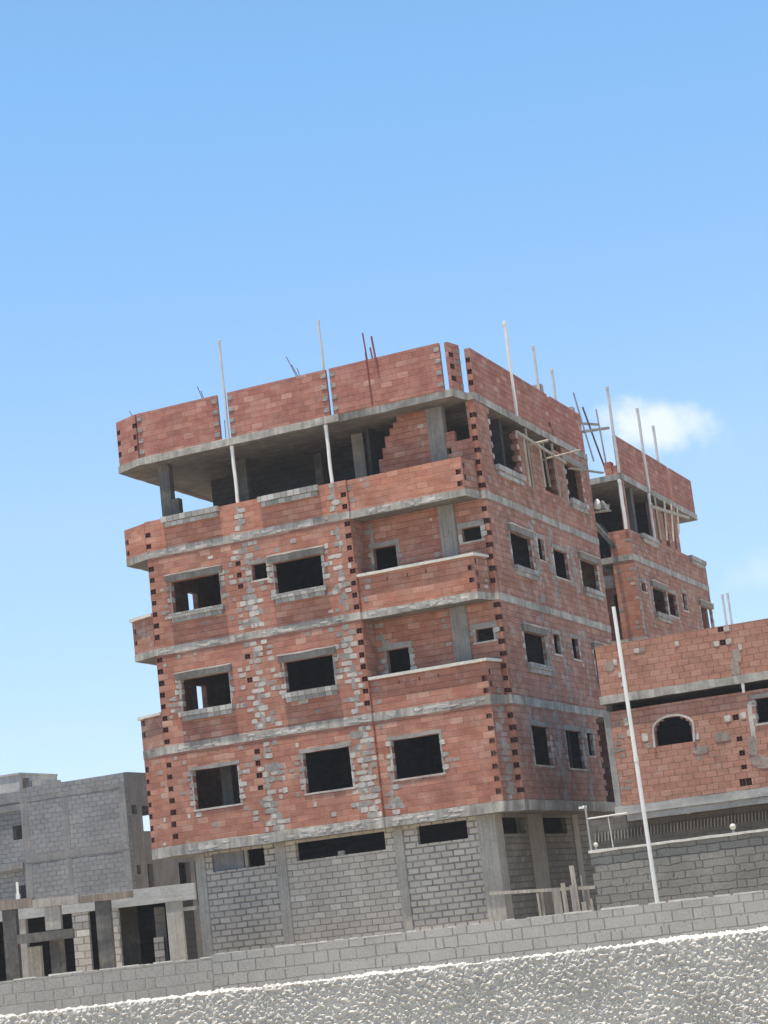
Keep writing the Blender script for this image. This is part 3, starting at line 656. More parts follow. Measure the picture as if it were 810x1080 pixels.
mb = MB(); mb.panel(kF, 11.15, X2-.004, v0, 11.2, T); scatter(mb, kF, 11.7, 11.95, v0, 11.2, 5, 1); mb.build('brick_wall', BM('brick_orange'), B2)
mb = MB(); mb.panel(Fr((0,5.6), (1,0), (0,1), ZB), 0, 11.78, v0, v1-.003, T); mb.build('partition_wall', INN, B2)
mb = MB(); mb.panel(Fr((9.2,0), (0,1), (1,0), ZB), 1.7, 5.58, v0, v1-.003, T); mb.build('partition_wall', INN, B2)
mb = MB(); mb.box(11.35, 11.75, 1.9, 2.25, ZB+v0, ZB+v1-.003); mb.build('column', M['conc_dark'], B2)
mb = MB(); mb.box(11.4, 11.75, 7.6, 7.9, ZB+v0, ZB+v1-.003); mb.build('column', M['conc_col'], B2)
def rpar2(fr, a, b, pk=(), **kw):
    global B1
    keep = B1; B1 = B2; q = rpar(fr, a, b, pk, left=False, right=False, **kw); B1 = keep; return q
rpar2(kS, .02, 3.78); rpar2(kS, 4.0, 7.66); rpar2(kS, 7.98, 11.65); rpar2(Fr((0,11.55), (1,0), (0,1), ZB), 4.0, 11.83)
pipe((11.97,-.11,ZB+13.48), (11.97,-.14,ZB+17.06), .06, 'pvc_grey', B2); pipe((12.03,3.88,ZB+13.3), (12.03,3.85,ZB+16.93), .06, 'pvc_grey', B2); pipe((11.7,7.4,ZB+13.49), (11.7,7.36,ZB+16.9), .06, 'pvc_grey', B2)
pipe((11.9,.02,ZB+11.2), (11.9,.02,ZB+13.22), .075, 'pvc', B2); pipe((12.0,3.75,ZB+11.3), (12.0,3.78,ZB+13.22), .065, 'pvc', B2)
# stair flight and landing in the recessed bay
mb = MB(); mb.beam((10.55,.5,ZB+11.75), (11.35,.5,ZB+10.55), 1.1, .16); mb.build('stair_flight', M['conc_dark'], B2)
mb = MB(); mb.box(10.3, 11.14, .25, .5, ZB+9.05, ZB+9.53); mb.build('beam', M['conc_col'], B2)
mb = MB()
for fl in (1, 2, 3): mb.panel(Fr((0,Y2-.01), (1,0), (0,-1), ZB), 0, X2-.21, ST[fl][0]+.002, ST[fl][1]-.002, T); mb.panel(Fr((.01,0), (0,1), (1,0), ZB), 1.81, Y2-.25, ST[fl][0]+.002, ST[fl][1]-.002, T)
mb.build('brick_wall', BM('brick_side'), B2)
mb = MB(); mb.panel(Fr((0,.5), (1,0), (0,1), ZB), .3, 11.6, G0, -.004, T); mb.panel(Fr((11.6,0), (0,1), (-1,0), ZB), .71, Y2, G0, -.004, T); mb.panel(Fr((0,Y2-.2), (1,0), (0,-1), ZB), .3, 11.38, G0, -.004, T); mb.panel(Fr((.3,0), (0,1), (1,0), ZB), .71, Y2-.41, G0, -.004, T)
mb.build('block_wall', [M['infill_soft'], M['mortar'], M['hole'], M['grout']], B2)
# a stack of spare bricks on its roof corner
p = L2W(11.6, 17.62, 13.485); mb = MB(); c_, s_ = math.cos(YAW), math.sin(YAW)
fb = Fr((p.x, p.y), (c_, s_), (-s_, c_), p.z)
for r in range(3):
    for q in range(2):
        if r == 2 and q == 1: continue
        mb.fbox(fb, -.30+q*.31+random.uniform(-.02,.02), -.005+q*.31, r*.195+.002, r*.195+.19, -.2, .18, 0)
tag(mb.build('brick_stack', M['brick_orange'], loc=p), 'small stack of red bricks on the near roof corner of the rear block', 'bricks')

# ------------------------------------------------------------------ things between and on the blocks
def stick(name, label, cat, p, q, sec, mat='wood', group=None, world=False, rnd=False):
    if not world: p, q = L2W(*p), L2W(*q)
    mb = MB()
    if rnd: mb.tube([p, (p+q)/2+Vector((random.uniform(-.015,.015), 0, 0)), q], sec[0], 8)
    else: mb.beam(p, q, sec[0], sec[1])
    return tag(mb.build(name, M[mat], loc=p), label, cat, group)
GS = 'timber scaffold along the side of the big block'
xo = 12.22
stick('timber_pole', 'timber upright nearest the front corner in the side scaffold of the big block', 'pole', (xo,4.9,10.9), (xo,4.87,12.75), (.07,.045), group=GS)
stick('timber_pole', 'thin timber upright second from the front corner, rising up to the roof slab edge', 'pole', (xo-.12,5.62,11.0), (xo-.12,5.55,13.1), (.065,.04), group=GS)
stick('timber_pole', 'timber upright third from the front corner in front of the short brick pier', 'pole', (xo,6.55,11.15), (xo,6.5,12.75), (.065,.04), group=GS)
stick('timber_pole', 'timber upright fourth from the front corner, left of the dark top storey opening', 'pole', (xo-.1,7.4,11.3), (xo-.1,7.2,12.9), (.065,.04), 'wood_grey', GS)
stick('timber_pole', 'timber upright fifth from the front corner crossing the dark top storey opening', 'pole', (xo,8.1,11.05), (xo,7.9,12.95), (.07,.045), group=GS)
stick('timber_pole', 'rearmost timber upright on the big block side scaffold, beside the last window', 'pole', (xo,9.0,11.0), (xo,8.95,12.5), (.065,.04), 'wood_grey', GS)
stick('scaffold_plank', 'long board laid along the side of the big block just under its roof slab', 'plank', (xo+.09,3.9,12.62), (xo+.09,9.0,12.42), (.05,.10), group=GS)
stick('scaffold_plank', 'short round putlog poking out near the middle of the side scaffold', 'pole', (11.7,5.6,12.50), (12.75,5.9,12.60), (.045,0), group=GS, rnd=True)
stick('scaffold_plank', 'longer round putlog poking out past the side scaffold towards the rear', 'pole', (11.6,7.6,12.36), (13.3,7.75,12.48), (.034,0), group=GS, rnd=True)
stick('scaffold_plank', 'board sticking out beneath the rear end of the big block roof slab', 'plank', (12.15,9.9,12.40), (12.5,12.9,12.66), (.12,.05), 'wood_grey', GS)
# poles on the rear roof corner
GR = 'poles tied together on the rear roof corner'
stick('steel_prop', 'left dark prop leaning on the roof corner between the two blocks', 'pole', (11.3,16.1,13.9), (11.0,15.6,16.7), (.034,0), 'steel', GR, rnd=True)
stick('steel_prop', 'middle dark prop leaning across the roof gap between the two blocks', 'pole', (11.2,18.3,13.5), (11.0,16.6,16.3), (.036,0), 'rust', GR, rnd=True)
stick('steel_prop', 'right upright prop on the roof gap between the two blocks', 'pole', (11.1,18.6,13.5), (11.0,18.5,16.58), (.034,0), 'steel', GR, rnd=True)
stick('scaffold_plank', 'upper board tied across the props above the roof gap', 'plank', (11.0,15.7,15.45), (11.05,18.4,15.90), (.05,.10), 'wood_grey', GR)
stick('scaffold_plank', 'lower board tied across the props above the roof gap', 'plank', (11.1,15.8,15.10), (11.15,19.5,15.95), (.05,.12), 'wood', GR)
# timbers before the rear block
GT = 'timber scaffold along the side of the rear block'
yo = 12.28
stick('timber_pole', 'timber upright closest to the white pipe on the rear block', 'pole', (yo,20.95,11.2), (yo,20.9,13.0), (.065,.04), group=GT)
stick('timber_pole', 'second timber upright behind the white pipe on the rear block', 'pole', (yo,21.95,11.3), (yo,22.4,13.05), (.07,.045), 'wood_grey', GT)
stick('timber_pole', 'third timber upright behind the white pipe on the rear block', 'pole', (yo,23.0,11.4), (yo,23.5,13.1), (.065,.04), group=GT)
stick('timber_pole', 'farthest timber upright on the rear block, under the end of its roof', 'pole', (yo,24.1,11.9), (yo,24.5,13.15), (.065,.04), 'wood_grey', GT)
stick('scaffold_plank', 'board laid across the timber uprights of the rear block', 'plank', (yo+.1,19.8,12.42), (yo+.1,25.9,12.82), (.05,.12), group=GT)
# sheet, sack at the rear corner of the big block
p = L2W(12.02, 13.0, 11.0)
stick('scaffold_plank', 'short board bracketed off the rear corner of the big block, carrying a sack', 'plank', (11.7,13.06,11.28), (12.55,13.06,11.22), (.26,.04), 'wood_grey')
p = L2W(12.08, 13.02, 11.31); mb = MB()
bmesh.ops.create_icosphere(mb.bm, subdivisions=3, radius=.16, matrix=Matrix.Translation(p+Vector((0,0,.20))) @ Matrix.Diagonal((.8,.8,1.35,1)))
for v in mb.bm.verts: v.co += noise.noise_vector(v.co*5)*.05
tag(mb.build('cement_sack', M['sack'], loc=p, smooth=True), 'white sack standing at the rear top corner of the big block', 'sack')
p = L2W(12.36, 13.05, 11.27); mb = MB()
N = 9; vv = {}
for i in range(N):
    for j in range(N):
        a, b = i/(N-1), j/(N-1); q = p+Vector(((a-.5)*.36, .10*math.sin(a*7+b*3)+.12*(1-b), b*.34*(.8+.25*math.sin(a*5))))
        vv[i,j] = (mb.bm.verts.new(q), mb.bm.verts.new(q+Vector((0,.05,0))))
for i in range(N-1):
    for j in range(N-1):
        mb.face([vv[i,j][0], vv[i+1,j][0], vv[i+1,j+1][0], vv[i,j+1][0]]); mb.face([vv[i,j][1], vv[i,j+1][1], vv[i+1,j+1][1], vv[i+1,j][1]])
for i in range(N-1):
    for j in (0, N-1): mb.face([vv[i,j][0], vv[i+1,j][0], vv[i+1,j][1], vv[i,j][1]]); mb.face([vv[j,i][0], vv[j,i+1][0], vv[j,i+1][1], vv[j,i][1]])
tag(mb.build('plastic_sheet', M['tarp'], loc=p, smooth=True), 'crumpled grey plastic sheet beside the white sack at the rear corner', 'sheet')

# ------------------------------------------------------------------ brick house at the right
HX, HY = 5.947, 60.0
H = root('brick_house', (HX, HY, 0), YAW); tag(H, 'low orange brick house at the right edge with a dark arched opening', 'house')
hF = Fr((0,0), (1,0), (0,1), 0); HW, HD = 9.5, 8.5
mb = MB(); mb.panel(hF, .205, HW, 4.26, 7.115, T, [(1.53,2.66,5.88,6.36), (1.57,2.62,6.3,6.51), (1.66,2.53,6.5,6.61), (1.82,2.37,6.6,6.69), (4.68,5.9,6.12,6.85)], [(3.96,4.14,6.31,6.48,.1), (3.98,4.15,5.68,5.82,.1), (4.0,4.17,5.25,5.41,.1), (4.0,4.16,4.85,4.98,.1), (3.88,4.06,4.37,4.58,.1), (4.07,4.24,4.37,4.58,.1)])
for u, v, w, h in ((3.80,6.40,.2,.2), (4.27,6.42,.2,.2), (4.3,7.02,.5,.2), (3.55,5.89,.5,.3), (4.35,6.1,.4,.6), (4.42,5.5,.3,.6), (4.52,5.05,.5,.3), (4.75,4.95,.6,.3), (2.85,5.6,.5,.25), (1.2,6.2,.2,.25), (.68,6.75,.14,.25), (.75,6.4,.2,.2), (2.75,6.15,.2,.2), (2.8,6.0,.15,.2), (4.5,6.2,.15,1.2)): mb.daub(hF, u, v, w, h, 1 if w < .22 else 3, .014)
scatter(mb, hF, .6, 4.6, 4.4, 7.0, 9, 3); scatter(mb, hF, .25, .55, 4.3, 7.1, 34, 3)
mb.build('brick_wall', BM('brick_house'), H)
mb = MB(); hp = [(3.90,4.07,8.99,9.135,.1), (3.91,4.08,8.58,8.74,.1)]
mb.panel(hF, .02, HW, 7.62, 9.16, T, [], hp)
for u, v, w, h in ((4.17,9.06,.17,.17), (3.8,8.66,.17,.17), (4.18,8.67,.17,.17), (2.6,8.86,.13,.15), (1.32,8.84,.18,.15), (1.5,8.84,.2,.12), (4.5,8.45,.12,.2), (4.35,8.2,.3,.4), (4.25,7.85,.3,.4), (.6,8.6,.12,.2), (.7,8.2,.12,.16), (.75,7.9,.1,.14), (.4,8.5,.3,.3)): mb.daub(hF, u, v, w, h, 1 if w < .2 else 3, .014)
mb.build('roof_parapet', BM('brick_house'), H)
mb = MB(); mb.slab([(-.02,-.10), (HW,-.10), (HW,HD), (-.02,HD)], 7.36, 7.61, 0, 1); mb.build('roof_slab', [M['conc'], M['conc_soffit']], H)
mb = MB(); mb.slab([(-.03,-.05), (HW,-.05), (HW,HD), (-.03,HD)], 3.99, 4.25, 0, 1); mb.strip(hF, .3, HW-.1, 3.80, 3.985, .02, .3, 0); mb.build('floor_slab', [M['conc_pale'], M['conc_soffit']], H)
mb = MB(); mb.box(.0, .20, -.006, .4, 4.252, 7.14); mb.build('column', M['grout'], H)
mb = MB(); n = 14; pts = [(1.49+.63*(1-math.cos(math.pi*i/n)), 6.36+.38*math.sin(math.pi*i/n)) for i in range(n+1)]
for (a, b), (c, d) in zip([(1.47,5.86)]+pts, pts+[(2.70,5.86)]):
    mb.beam(hF.P(a,b,-.01), hF.P(c,d,-.01), .06, .075, 0, up=(0,-1,0))
mb.build('window_frame', M['mortar'], H)
window(H, hF, (4.68,5.9,6.12,6.85), False, False)
pipe((4.40,-.02,7.08), (4.41,-.02,7.355), .045, 'pvc', H)
pipe((4.29,.3,8.0), (4.29,.3,10.17), .035, 'pvc_grey', H); pipe((4.13,.32,8.0), (4.12,.32,10.15), .035, 'pvc_grey', H)
mb = MB(); mb.panel(Fr((0,1.0), (1,0), (0,1), 0), -1.25, HW, 0, 3.985, T); mb.panel(Fr((0,0), (0,1), (1,0), 0), 1.21, HD, 0, 3.985, T); mb.panel(Fr((0,0), (0,1), (1,0), 0), .41, HD, 4.255, 7.355, T); mb.panel(Fr((HW,0), (0,1), (-1,0), 0), .21, HD, 4.255, 7.355, T); mb.panel(Fr((0,HD), (1,0), (0,-1), 0), .21, HW-.21, 0, 7.355, T); mb.build('block_wall', [M['dimwall'], M['mortar'], M['hole'], M['grout']], H)
mb = MB(); u = -1.1
while u < 9.2:                                    # a soldier course of tilted slips under the ledge
    mb.hexa([hF.P(u,3.33,.93), hF.P(u+.04,3.33,.93), hF.P(u+.04,3.33,.99), hF.P(u,3.33,.99), hF.P(u+.035,3.60,.93), hF.P(u+.075,3.60,.93), hF.P(u+.075,3.60,.99), hF.P(u+.035,3.60,.99)]); u += .105
mb.build('ribbed_course', M['conc_mid'], H)
mb = MB(); mb.lathe((2.13,.3,3.78), [(.05,0), (.06,.03), (.03,.12), (.012,.14), (.012,.20)], 10); mb.build('pendant_lamp', M['bulb'], H)
mb = MB(); mb.panel(Fr((.4,2.2), (1,0), (0,1), 0), 0, 8.8, 4.255, 7.355, T); mb.build('partition_wall', INN, H)

# ------------------------------------------------------------------ compound wall before the house
cF = Fr((4.575, 55.0), (math.cos(YAW), math.sin(YAW)), (-math.sin(YAW), math.cos(YAW)), 0)
mb = MB(); mb.panel(cF, .0, 11, 0, 2.86, .22, [(-.1,.10,2.3,2.5), (-.1,.07,1.7,1.95)], step=.5, wob=.02); w_ = mb.build('compound_wall', [M['compound'], M['mortar'], M['hole'], M['grout']])
tag(w_, 'rough grey block wall with a pale cement capping, before the orange brick house', 'wall')
mb = MB(); mb.strip(cF, -.03, 11, 2.862, 2.93, -.05, .27, 0, wob=.02); mb.build('cap', M['cap'], w_)
for u, lab in ((.16, 'small white globe lamp on the left end of the capped grey wall'), (4.05, 'larger white globe lamp on the capped grey wall, near the right edge')):
    p = cF.P(u, 2.935, .11); mb = MB(); r = .065 if u < 1 else .085
    L_ = root('globe_lamp', p); tag(L_, lab, 'lamp', 'globe lamps on the compound wall')
    mb.lathe((0,0,0), [(.04,-.01), (.04,.03), (.02,.04), (.02,.07)], 10); mb.build('lamp_base', M['steel'], L_)
    mb = MB(); bmesh.ops.create_uvsphere(mb.bm, u_segments=16, v_segments=10, radius=r, matrix=Matrix.Translation((0,0,.07+r))); mb.build('globe', M['bulb'], L_, smooth=True)
p = cF.P(.03, 2.93, .05); LP = root('lamp_post', p); tag(LP, 'thin steel lamp post with a small white head on the corner of the capped wall', 'street lamp')
mb = MB(); mb.tube([(0,0,-.05), (-.01,0,1.24)], .028, 8); mb.build('pole', M['steel'], LP)
mb = MB(); mb.tube([(.03,0,1.21), (-.08,0,1.225)], .018, 6); mb.box(-.19, -.05, -.05, .05, 1.165, 1.225); mb.build('lamp_head', M['pvc'], LP)
a = cF.P(.06, 3.80, .05); b = cF.P(1.20, 3.82, .08); mb = MB(); mb.tube([a, b], .022, 8); mb.tube([cF.P(.63,3.79,.07), cF.P(.66,2.94,.07)], .016, 6)
tag(mb.build('pipe_rail', M['pvc_grey'], loc=a), 'white horizontal pipe joining the lamp post towards the brick house', 'pipe')

# ------------------------------------------------------------------ white pole, planks, boundary walls
p = Vector((5.335, 47.0, 0)); q = Vector((5.257, 47.0, 8.444)); mb = MB(); mb.tube([p+(q-p)*i/8 for i in range(9)], .053, 12, r2=.046)
mb.tube([p+(q-p)*.555, p+(q-p)*.57], .057, 12)
tag(mb.build('white_pole', M['pvc'], loc=p), 'tall slim white pole standing before the orange brick house', 'pole')
PX, PY = 2.454, 48.0
pf = Fr((PX, PY), (math.cos(YAW), math.sin(YAW)), (-math.sin(YAW), math.cos(YAW)), 0)
GP = 'timbers of the plank fence before the big block'
def tim(label, u0, u1, z1, sec, w, mat='wood', z0=0.0, name='timber_upright', lean=0.0):
    return stick(name, label, 'timber', pf.P(u0, z0, w), pf.P(u1, z1, w+lean), sec, mat, GP, True)
stick('timber_rail', 'long horizontal timber rail tied across the uprights before the big block', 'timber', pf.P(-1.05, 2.03, 0), pf.P(1.62, 1.885, 0), (.05,.075), 'wood', GP, True)
for args in (('left of the two slim paired timbers under the rail', .21, .18, 1.90, (.05,.04), -.05), ('right of the two slim paired timbers under the rail', .245, .25, 1.92, (.06,.05), .06),
             ('broad grey board at the left of the timber bunch', .69, .65, 1.97, (.20,.04), -.05, 'wood_grey'), ('short pale stick beside the broad grey board', .79, .82, 1.77, (.07,.05), .09),
             ('round topped timber left of the tallest timber', .88, .85, 2.07, (.10,.07), -.06), ('low thin timber leaning at the foot of the tallest timber', 1.03, 1.01, 1.60, (.06,.05), .09),
             ('tallest timber in the bunch, standing well above the rail', 1.17, 1.12, 2.45, (.11,.05), -.05), ('wide board in front of the tallest timber', 1.10, 1.08, 2.0, (.10,.04), -.11, 'wood_grey'),
             ('thin pointed stick rising just right of the tallest timber', 1.31, 1.28, 2.20, (.035,.035), .07, 'wood_grey'), ('short stub with a square top right of the thin stick', 1.31, 1.31, 1.58, (.10,.06), -.07),
             ('lowest stub of timber, second from the grey block wall end', 1.43, 1.43, 1.48, (.09,.06), .06), ('slanted short stake nearest the grey capped wall', 1.55, 1.50, 1.63, (.055,.05), -.06), ('slim dark upright behind the rail near its right end', 1.42, 1.40, 1.93, (.05,.04), .12, 'wood_dark')):
    tim(*args)
# right boundary wall
bA, bB = Vector((-4.66, 42.0)), Vector((13.0, 42.0)); fW = Fr(bA, bB-bA, (0,1), 0)
def wallmesh(name, fr, u0, u1, top, t, mat, label, holes=()):
    mb = MB(); mb.panel(fr, u0, u1, 0, top, t, holes, step=.42, wob=.02)
    u = u0+.1
    while u < u1-.1:                                # mortar crumbs on the top course
        if random.random() < .85:
            w = random.uniform(.15, .45); mb.strip(fr, u, min(u+w, u1), top-.01, top+random.uniform(.005,.03), .0, t-.02, 1, wob=.01, sd=u)
        u += random.uniform(.2, .5)
    o = mb.build(name, [M[mat], M['cap'], M['hole'], M['grout']]); return tag(o, label, 'wall')
wallmesh('block_wall', fW, 0, 17.6, 1.375, .2, 'wallblock', 'long grey block boundary wall below the big block, its joints clearly drawn')
bC = Vector((-13.2, 40.0-.5)); bD = Vector((-4.46, 40.1)); fV = Fr(bC, bD-bC, (0,1), 0)
wallmesh('block_wall', fV, 0, (bD-bC).length, 1.345, .2, 'wallblock_old', 'smoother darker block boundary wall at the lower left, below the concrete frame')

# ------------------------------------------------------------------ near roughcast wall
nF = Fr((0, 8.885), (1, -.058), (.058, 1), 0); TOP = 1.385
def sst(x, a, b):
    t = min(1, max(0, (x-a)/(b-a))); return t*t*(3-2*t)
def hgt(u, v):
    c = noise.noise((u*5, v*5, 1.3))
    a = noise.noise((u*48+c*2, v*66, 3.1)); a2 = noise.noise((u*70+5, v*90, 21.0)); b = noise.noise((u*140, v*140, 9.0))
    return .0056*sst(a, .10-c*.45, .25-c*.45)+.0042*sst(a2, .16+c*.4, .32+c*.4)+.0014*b+.004*c+random.uniform(-.0013,.0013)
us = []; u = -7.0
while u < 7.0: us.append(u); u += .0055 if -2.3 < u < 1.8 else .05
vs = []; v = 0.0
while v < TOP-.004: vs.append(v); v += .0055 if v > .70 else .05
vs.append(TOP)
mb = MB(); rows = []
for v in vs:
    rows.append([mb.bm.verts.new(nF.P(u, v+(noise.noise((u*9, 2, 3))*.008+noise.noise((u*60, 6, 3))*.007+random.uniform(-.002,.002) if v == TOP else 0), -hgt(u, v))) for u in us])
for k_ in range(1, 5):
    w = .035*k_
    rows.append([mb.bm.verts.new(nF.P(u, TOP+.006+noise.noise((u*9, 2, 3))*.010+noise.noise((u*60, w*60, 3))*.013+random.uniform(-.003,.003)+noise.noise((u*2.3, w*5, 8))*.014, w)) for u in us])
rows.append([mb.bm.verts.new(nF.P(u, 0, .16)) for u in us])
for a, b in zip(rows, rows[1:]):
    for i in range(len(us)-1): mb.face([a[i], a[i+1], b[i+1], b[i]])
nw = mb.build('roughcast_wall', M['roughcast'], recalc=False, smooth=False); tag(nw, 'pale roughcast wall with a knobbly surface along the bottom of the view', 'wall')

# ------------------------------------------------------------------ concrete frame at the left
K = root('concrete_frame', (-11.157, 52.0, 0), 0.0); tag(K, 'roofless one storey concrete frame of columns and beams at lower left', 'building')
def kbox(name, x0, x1, y0, y1, z0, z1, mat):
    mb = MB(); n = max(1, int((x1-x0)/.6)); 
    f = Fr((0,y0), (1,0), (0,1), 0); mb.strip(f, x0, x1, z0, z1, 0, y1-y0, 0, wob=.012, sd=x0) if x1-x0 > z1-z0 else mb.box(x0, x1, y0, y1, z0, z1)
    return mb.build(name, M[mat], K)
kbox('beam', -3.2, .83, 0, .35, 3.07, 3.31, 'wood_dark'); kbox('beam', .84, 2.06, -.02, .33, 3.03, 3.24, 'conc_col'); kbox('beam', 2.07, 3.44, -.01, .35, 3.02, 3.20, 'wood_dark')
kbox('column', .02, .37, .03, .4, 0, 3.066, 'conc_dark'); kbox('column', -3.1, -2.75, .03, .4, 0, 3.066, 'conc_dark'); kbox('column', 1.13, 1.54, .02, .3, 2.42, 3.028, 'conc_col'); kbox('column', 2.46, 2.84, .03, .4, 0, 3.017, 'conc_dark')
kbox('beam', .375, 1.84, -.05, .25, 2.16, 2.40, 'conc_dark'); kbox('column', 1.15, 1.50, .3, .55, 0, 2.4, 'conc_dark')
kbox('column', .42, .78, .9, 1.2, 0, 2.06, 'conc_col')
kbox('beam', -3.2, 4.64, 4.0, 4.35, 2.88, 3.34, 'conc_pale'); kbox('column', 3.78, 4.22, 4.03, 4.4, 0, 2.876, 'conc_col'); kbox('column', -.6, -.2, 4.03, 4.4, 0, 2.876, 'conc_col')
for x0, x1, z1, mk in ((1.12,1.57,2.876,'infill_soft'), (2.2,2.42,2.876,'infill_soft')): kbox('block_pier', x0, x1, 4.05, 4.35, 0, z1, mk)
kbox('block_pier', 3.28, 3.56, 4.6, 4.9, 0, 1.95, 'infill_soft'); kbox('block_pier', 3.28, 3.58, 5.2, 5.5, 0, 2.8, 'wallblock_old')
kbox('column', 2.05, 2.6, 6.6, 7.0, 0, 3.2, 'conc_dark'); kbox('column', .85, 1.2, 5.5, 5.9, 0, 3.2, 'conc_dark')
mb = MB(); mb.slab([(-3.2,4.36), (4.0,4.36), (4.0,9.5), (-3.2,9.5)], 3.0, 3.2, 0, 0); mb.build('roof_slab', M['conc_soffit'], K)  # roof slab added to keep the rear bays dark
mb = MB(); mb.panel(Fr((0,9.2), (1,0), (0,1), 0), -3.1, 3.7, 0, 2.995, .2); mb.panel(Fr((3.95,0), (0,1), (-1,0), 0), 4.45, 9.19, 0, 2.995, .2); mb.build('block_wall', [M['inner']]*4, K)  # rear and right walls added to darken the bays, coloured near black
mb = MB(); mb.panel(Fr((-3.1,0), (0,1), (1,0), 0), 4.4, 9.19, 0, 2.995, .2); mb.build('block_wall', [M['inner']]*4, K)  # left closing wall, also added to keep light out of the bays
for i in range(3):
    mb = MB(); mb.box(3.96, 4.5-i*.03, 4.8+i*.4, 5.0+i*.4, 2.60+.03*i, 2.66+.03*i); mb.build('board', M['conc_pale'], K)
mb = MB(); mb.box(.42, .48, .12, .18, 3.315, 3.76); mb.box(.40, .50, .10, .20, 3.312, 3.44)
p = Vector((-11.157+.45, 52.15, 3.312)); bmesh.ops.translate(mb.bm, verts=mb.bm.verts, vec=(-11.157, 52.0, 0)); tag(mb.build('marker_post', M['pvc'], loc=p), 'short white post standing on the left beam of the concrete frame', 'post')

# ------------------------------------------------------------------ grey building at the left
Gy = root('grey_block_building', (-12.510, 85.0, 0), YAW); tag(Gy, 'slate grey two storey block building at the left, unpainted with cement bands', 'building')
q = Fr((0,0), (1,0), (0,1), 0); qs = Fr((0,0), (0,1), (-1,0), 0)
mb = MB(); mb.panel(q, -5.4, 0, 0, 9.25, .25, step=.5, wob=.02); mb.build('block_wall', [M['graywall'], M['mortar'], M['hole'], M['grout']], Gy)
mb = MB(); mb.panel(Fr((0,.3), (1,0), (0,1), 0), -14, -5.41, 0, 9.18, .25, [(-6.08,-5.60,7.06,7.69), (-9,-7.6,6.9,8.0), (-6.05,-5.62,4.3,5.05)]); mb.build('block_wall', [M['graywall'], M['mortar'], M['hole'], M['grout']], Gy)
mb = MB(); mb.fbox(q, -14, -5.42, 8.32, 8.60, .2, .5); mb.fbox(q, -14, -5.42, 5.75, 6.02, -.1, .5); mb.fbox(q, -14, -5.42, 8.7, 9.16, .24, .29)
mb.build('beam', M['graycement'], Gy)
mb = MB(); mb.strip(q, -5.35, -.02, 5.96, 6.24, -.015, .05, 0, wob=.03); mb.strip(q, -5.35, -.02, 8.62, 8.80, -.012, .05, 0, wob=.03); mb.build('beam', M['graycement'], Gy)
for a, b in ((-5.38,-5.0), (-3.25,-2.95), (-.32,0)):
    mb = MB(); mb.fbox(q, a, b, 0, 5.955, -.010, .05); mb.fbox(q, a, b, 6.245, 8.615, -.010, .05); mb.build('column', M['graycement'], Gy)
mb = MB(); mb.panel(qs, .26, 7.5, 0, 9.28, .25, [(.42,.86,7.46,7.85), (1.30,2.3,6.72,7.86), (.44,.79,4.88,5.28), (1.33,1.82,3.4,5.30), (4.06,5.09,3.6,5.32), (5.5,5.75,3.4,5.35)]); mb.build('cement_wall', M['grayside'], Gy)
mb = MB(); mb.panel(Fr((0,7.25), (1,0), (0,1), 0), -14, -.26, 0, 9.2, .25, [(-6,-.4,6.9,7.85)]); mb.box(-13.9, -.3, .95, 7.2, 3.3, 3.5); mb.box(-13.9, -.3, .95, 7.2, 6.35, 6.6); mb.box(-13.9, -2.6, 1.2, 7.2, 8.55, 8.75); mb.box(-2.4, -2.3, 1.2, 7.2, 0, 6.3); mb.build('block_wall', M['graywall'], Gy)
Hu = root('stair_hut', (-20.029, 100.0, 0), YAW); tag(Hu, 'small pale rendered building peeping above the roof of the grey building', 'building')
u_ = Fr((0,0), (1,0), (0,1), 0); s_2 = Fr((0,0), (0,1), (-1,0), 0)
mb = MB(); mb.panel(u_, -5, 0, 0, 11.1, .2); mb.build('block_wall', [M['paleplaster']]*4, Hu)
mb = MB(); mb.panel(s_2, .21, 3.5, 0, 11.1, .2, [(.26,.88,8.8,10.95)]); mb.panel(Fr((0,3.5), (1,0), (0,-1), 0), -5, -.21, 0, 11.1, .2); mb.build('block_wall', [M['paleplaster']]*4, Hu)
mb = MB(); mb.box(-5.05, .05, -.05, 3.5, 11.1, 11.2); mb.build('roof_slab', M['paleplaster'], Hu)
mb = MB(); mb.box(.02, .6, 1.0, 2.9, 0, 10.8); mb.build('annex', M['paleplaster'], Hu)

# ------------------------------------------------------------------ ground
mb = MB(); n = 900
mb.pts([(-n,-n,0), (n,-n,0), (n,n,0), (-n,n,0)]); tag(mb.build('ground', M['soil']), kind='structure')

# ------------------------------------------------------------------ haze volume, added to lift the darkest tones
k = bpy.data.materials.new('black_lift_haze'); k.use_nodes = True; t_ = k.node_tree; t_.nodes.clear()
vo = t_.nodes.new('ShaderNodeVolumePrincipled'); oo = t_.nodes.new('ShaderNodeOutputMaterial'); t_.links.new(vo.outputs[0], oo.inputs['Volume'])
vo.inputs['Color'].default_value = (.90, .93, .97, 1); vo.inputs['Density'].default_value = .00035
mb = MB(); mb.box(-905, 905, -905, 905, -1, 24); tag(mb.build('haze', k), kind='stuff')

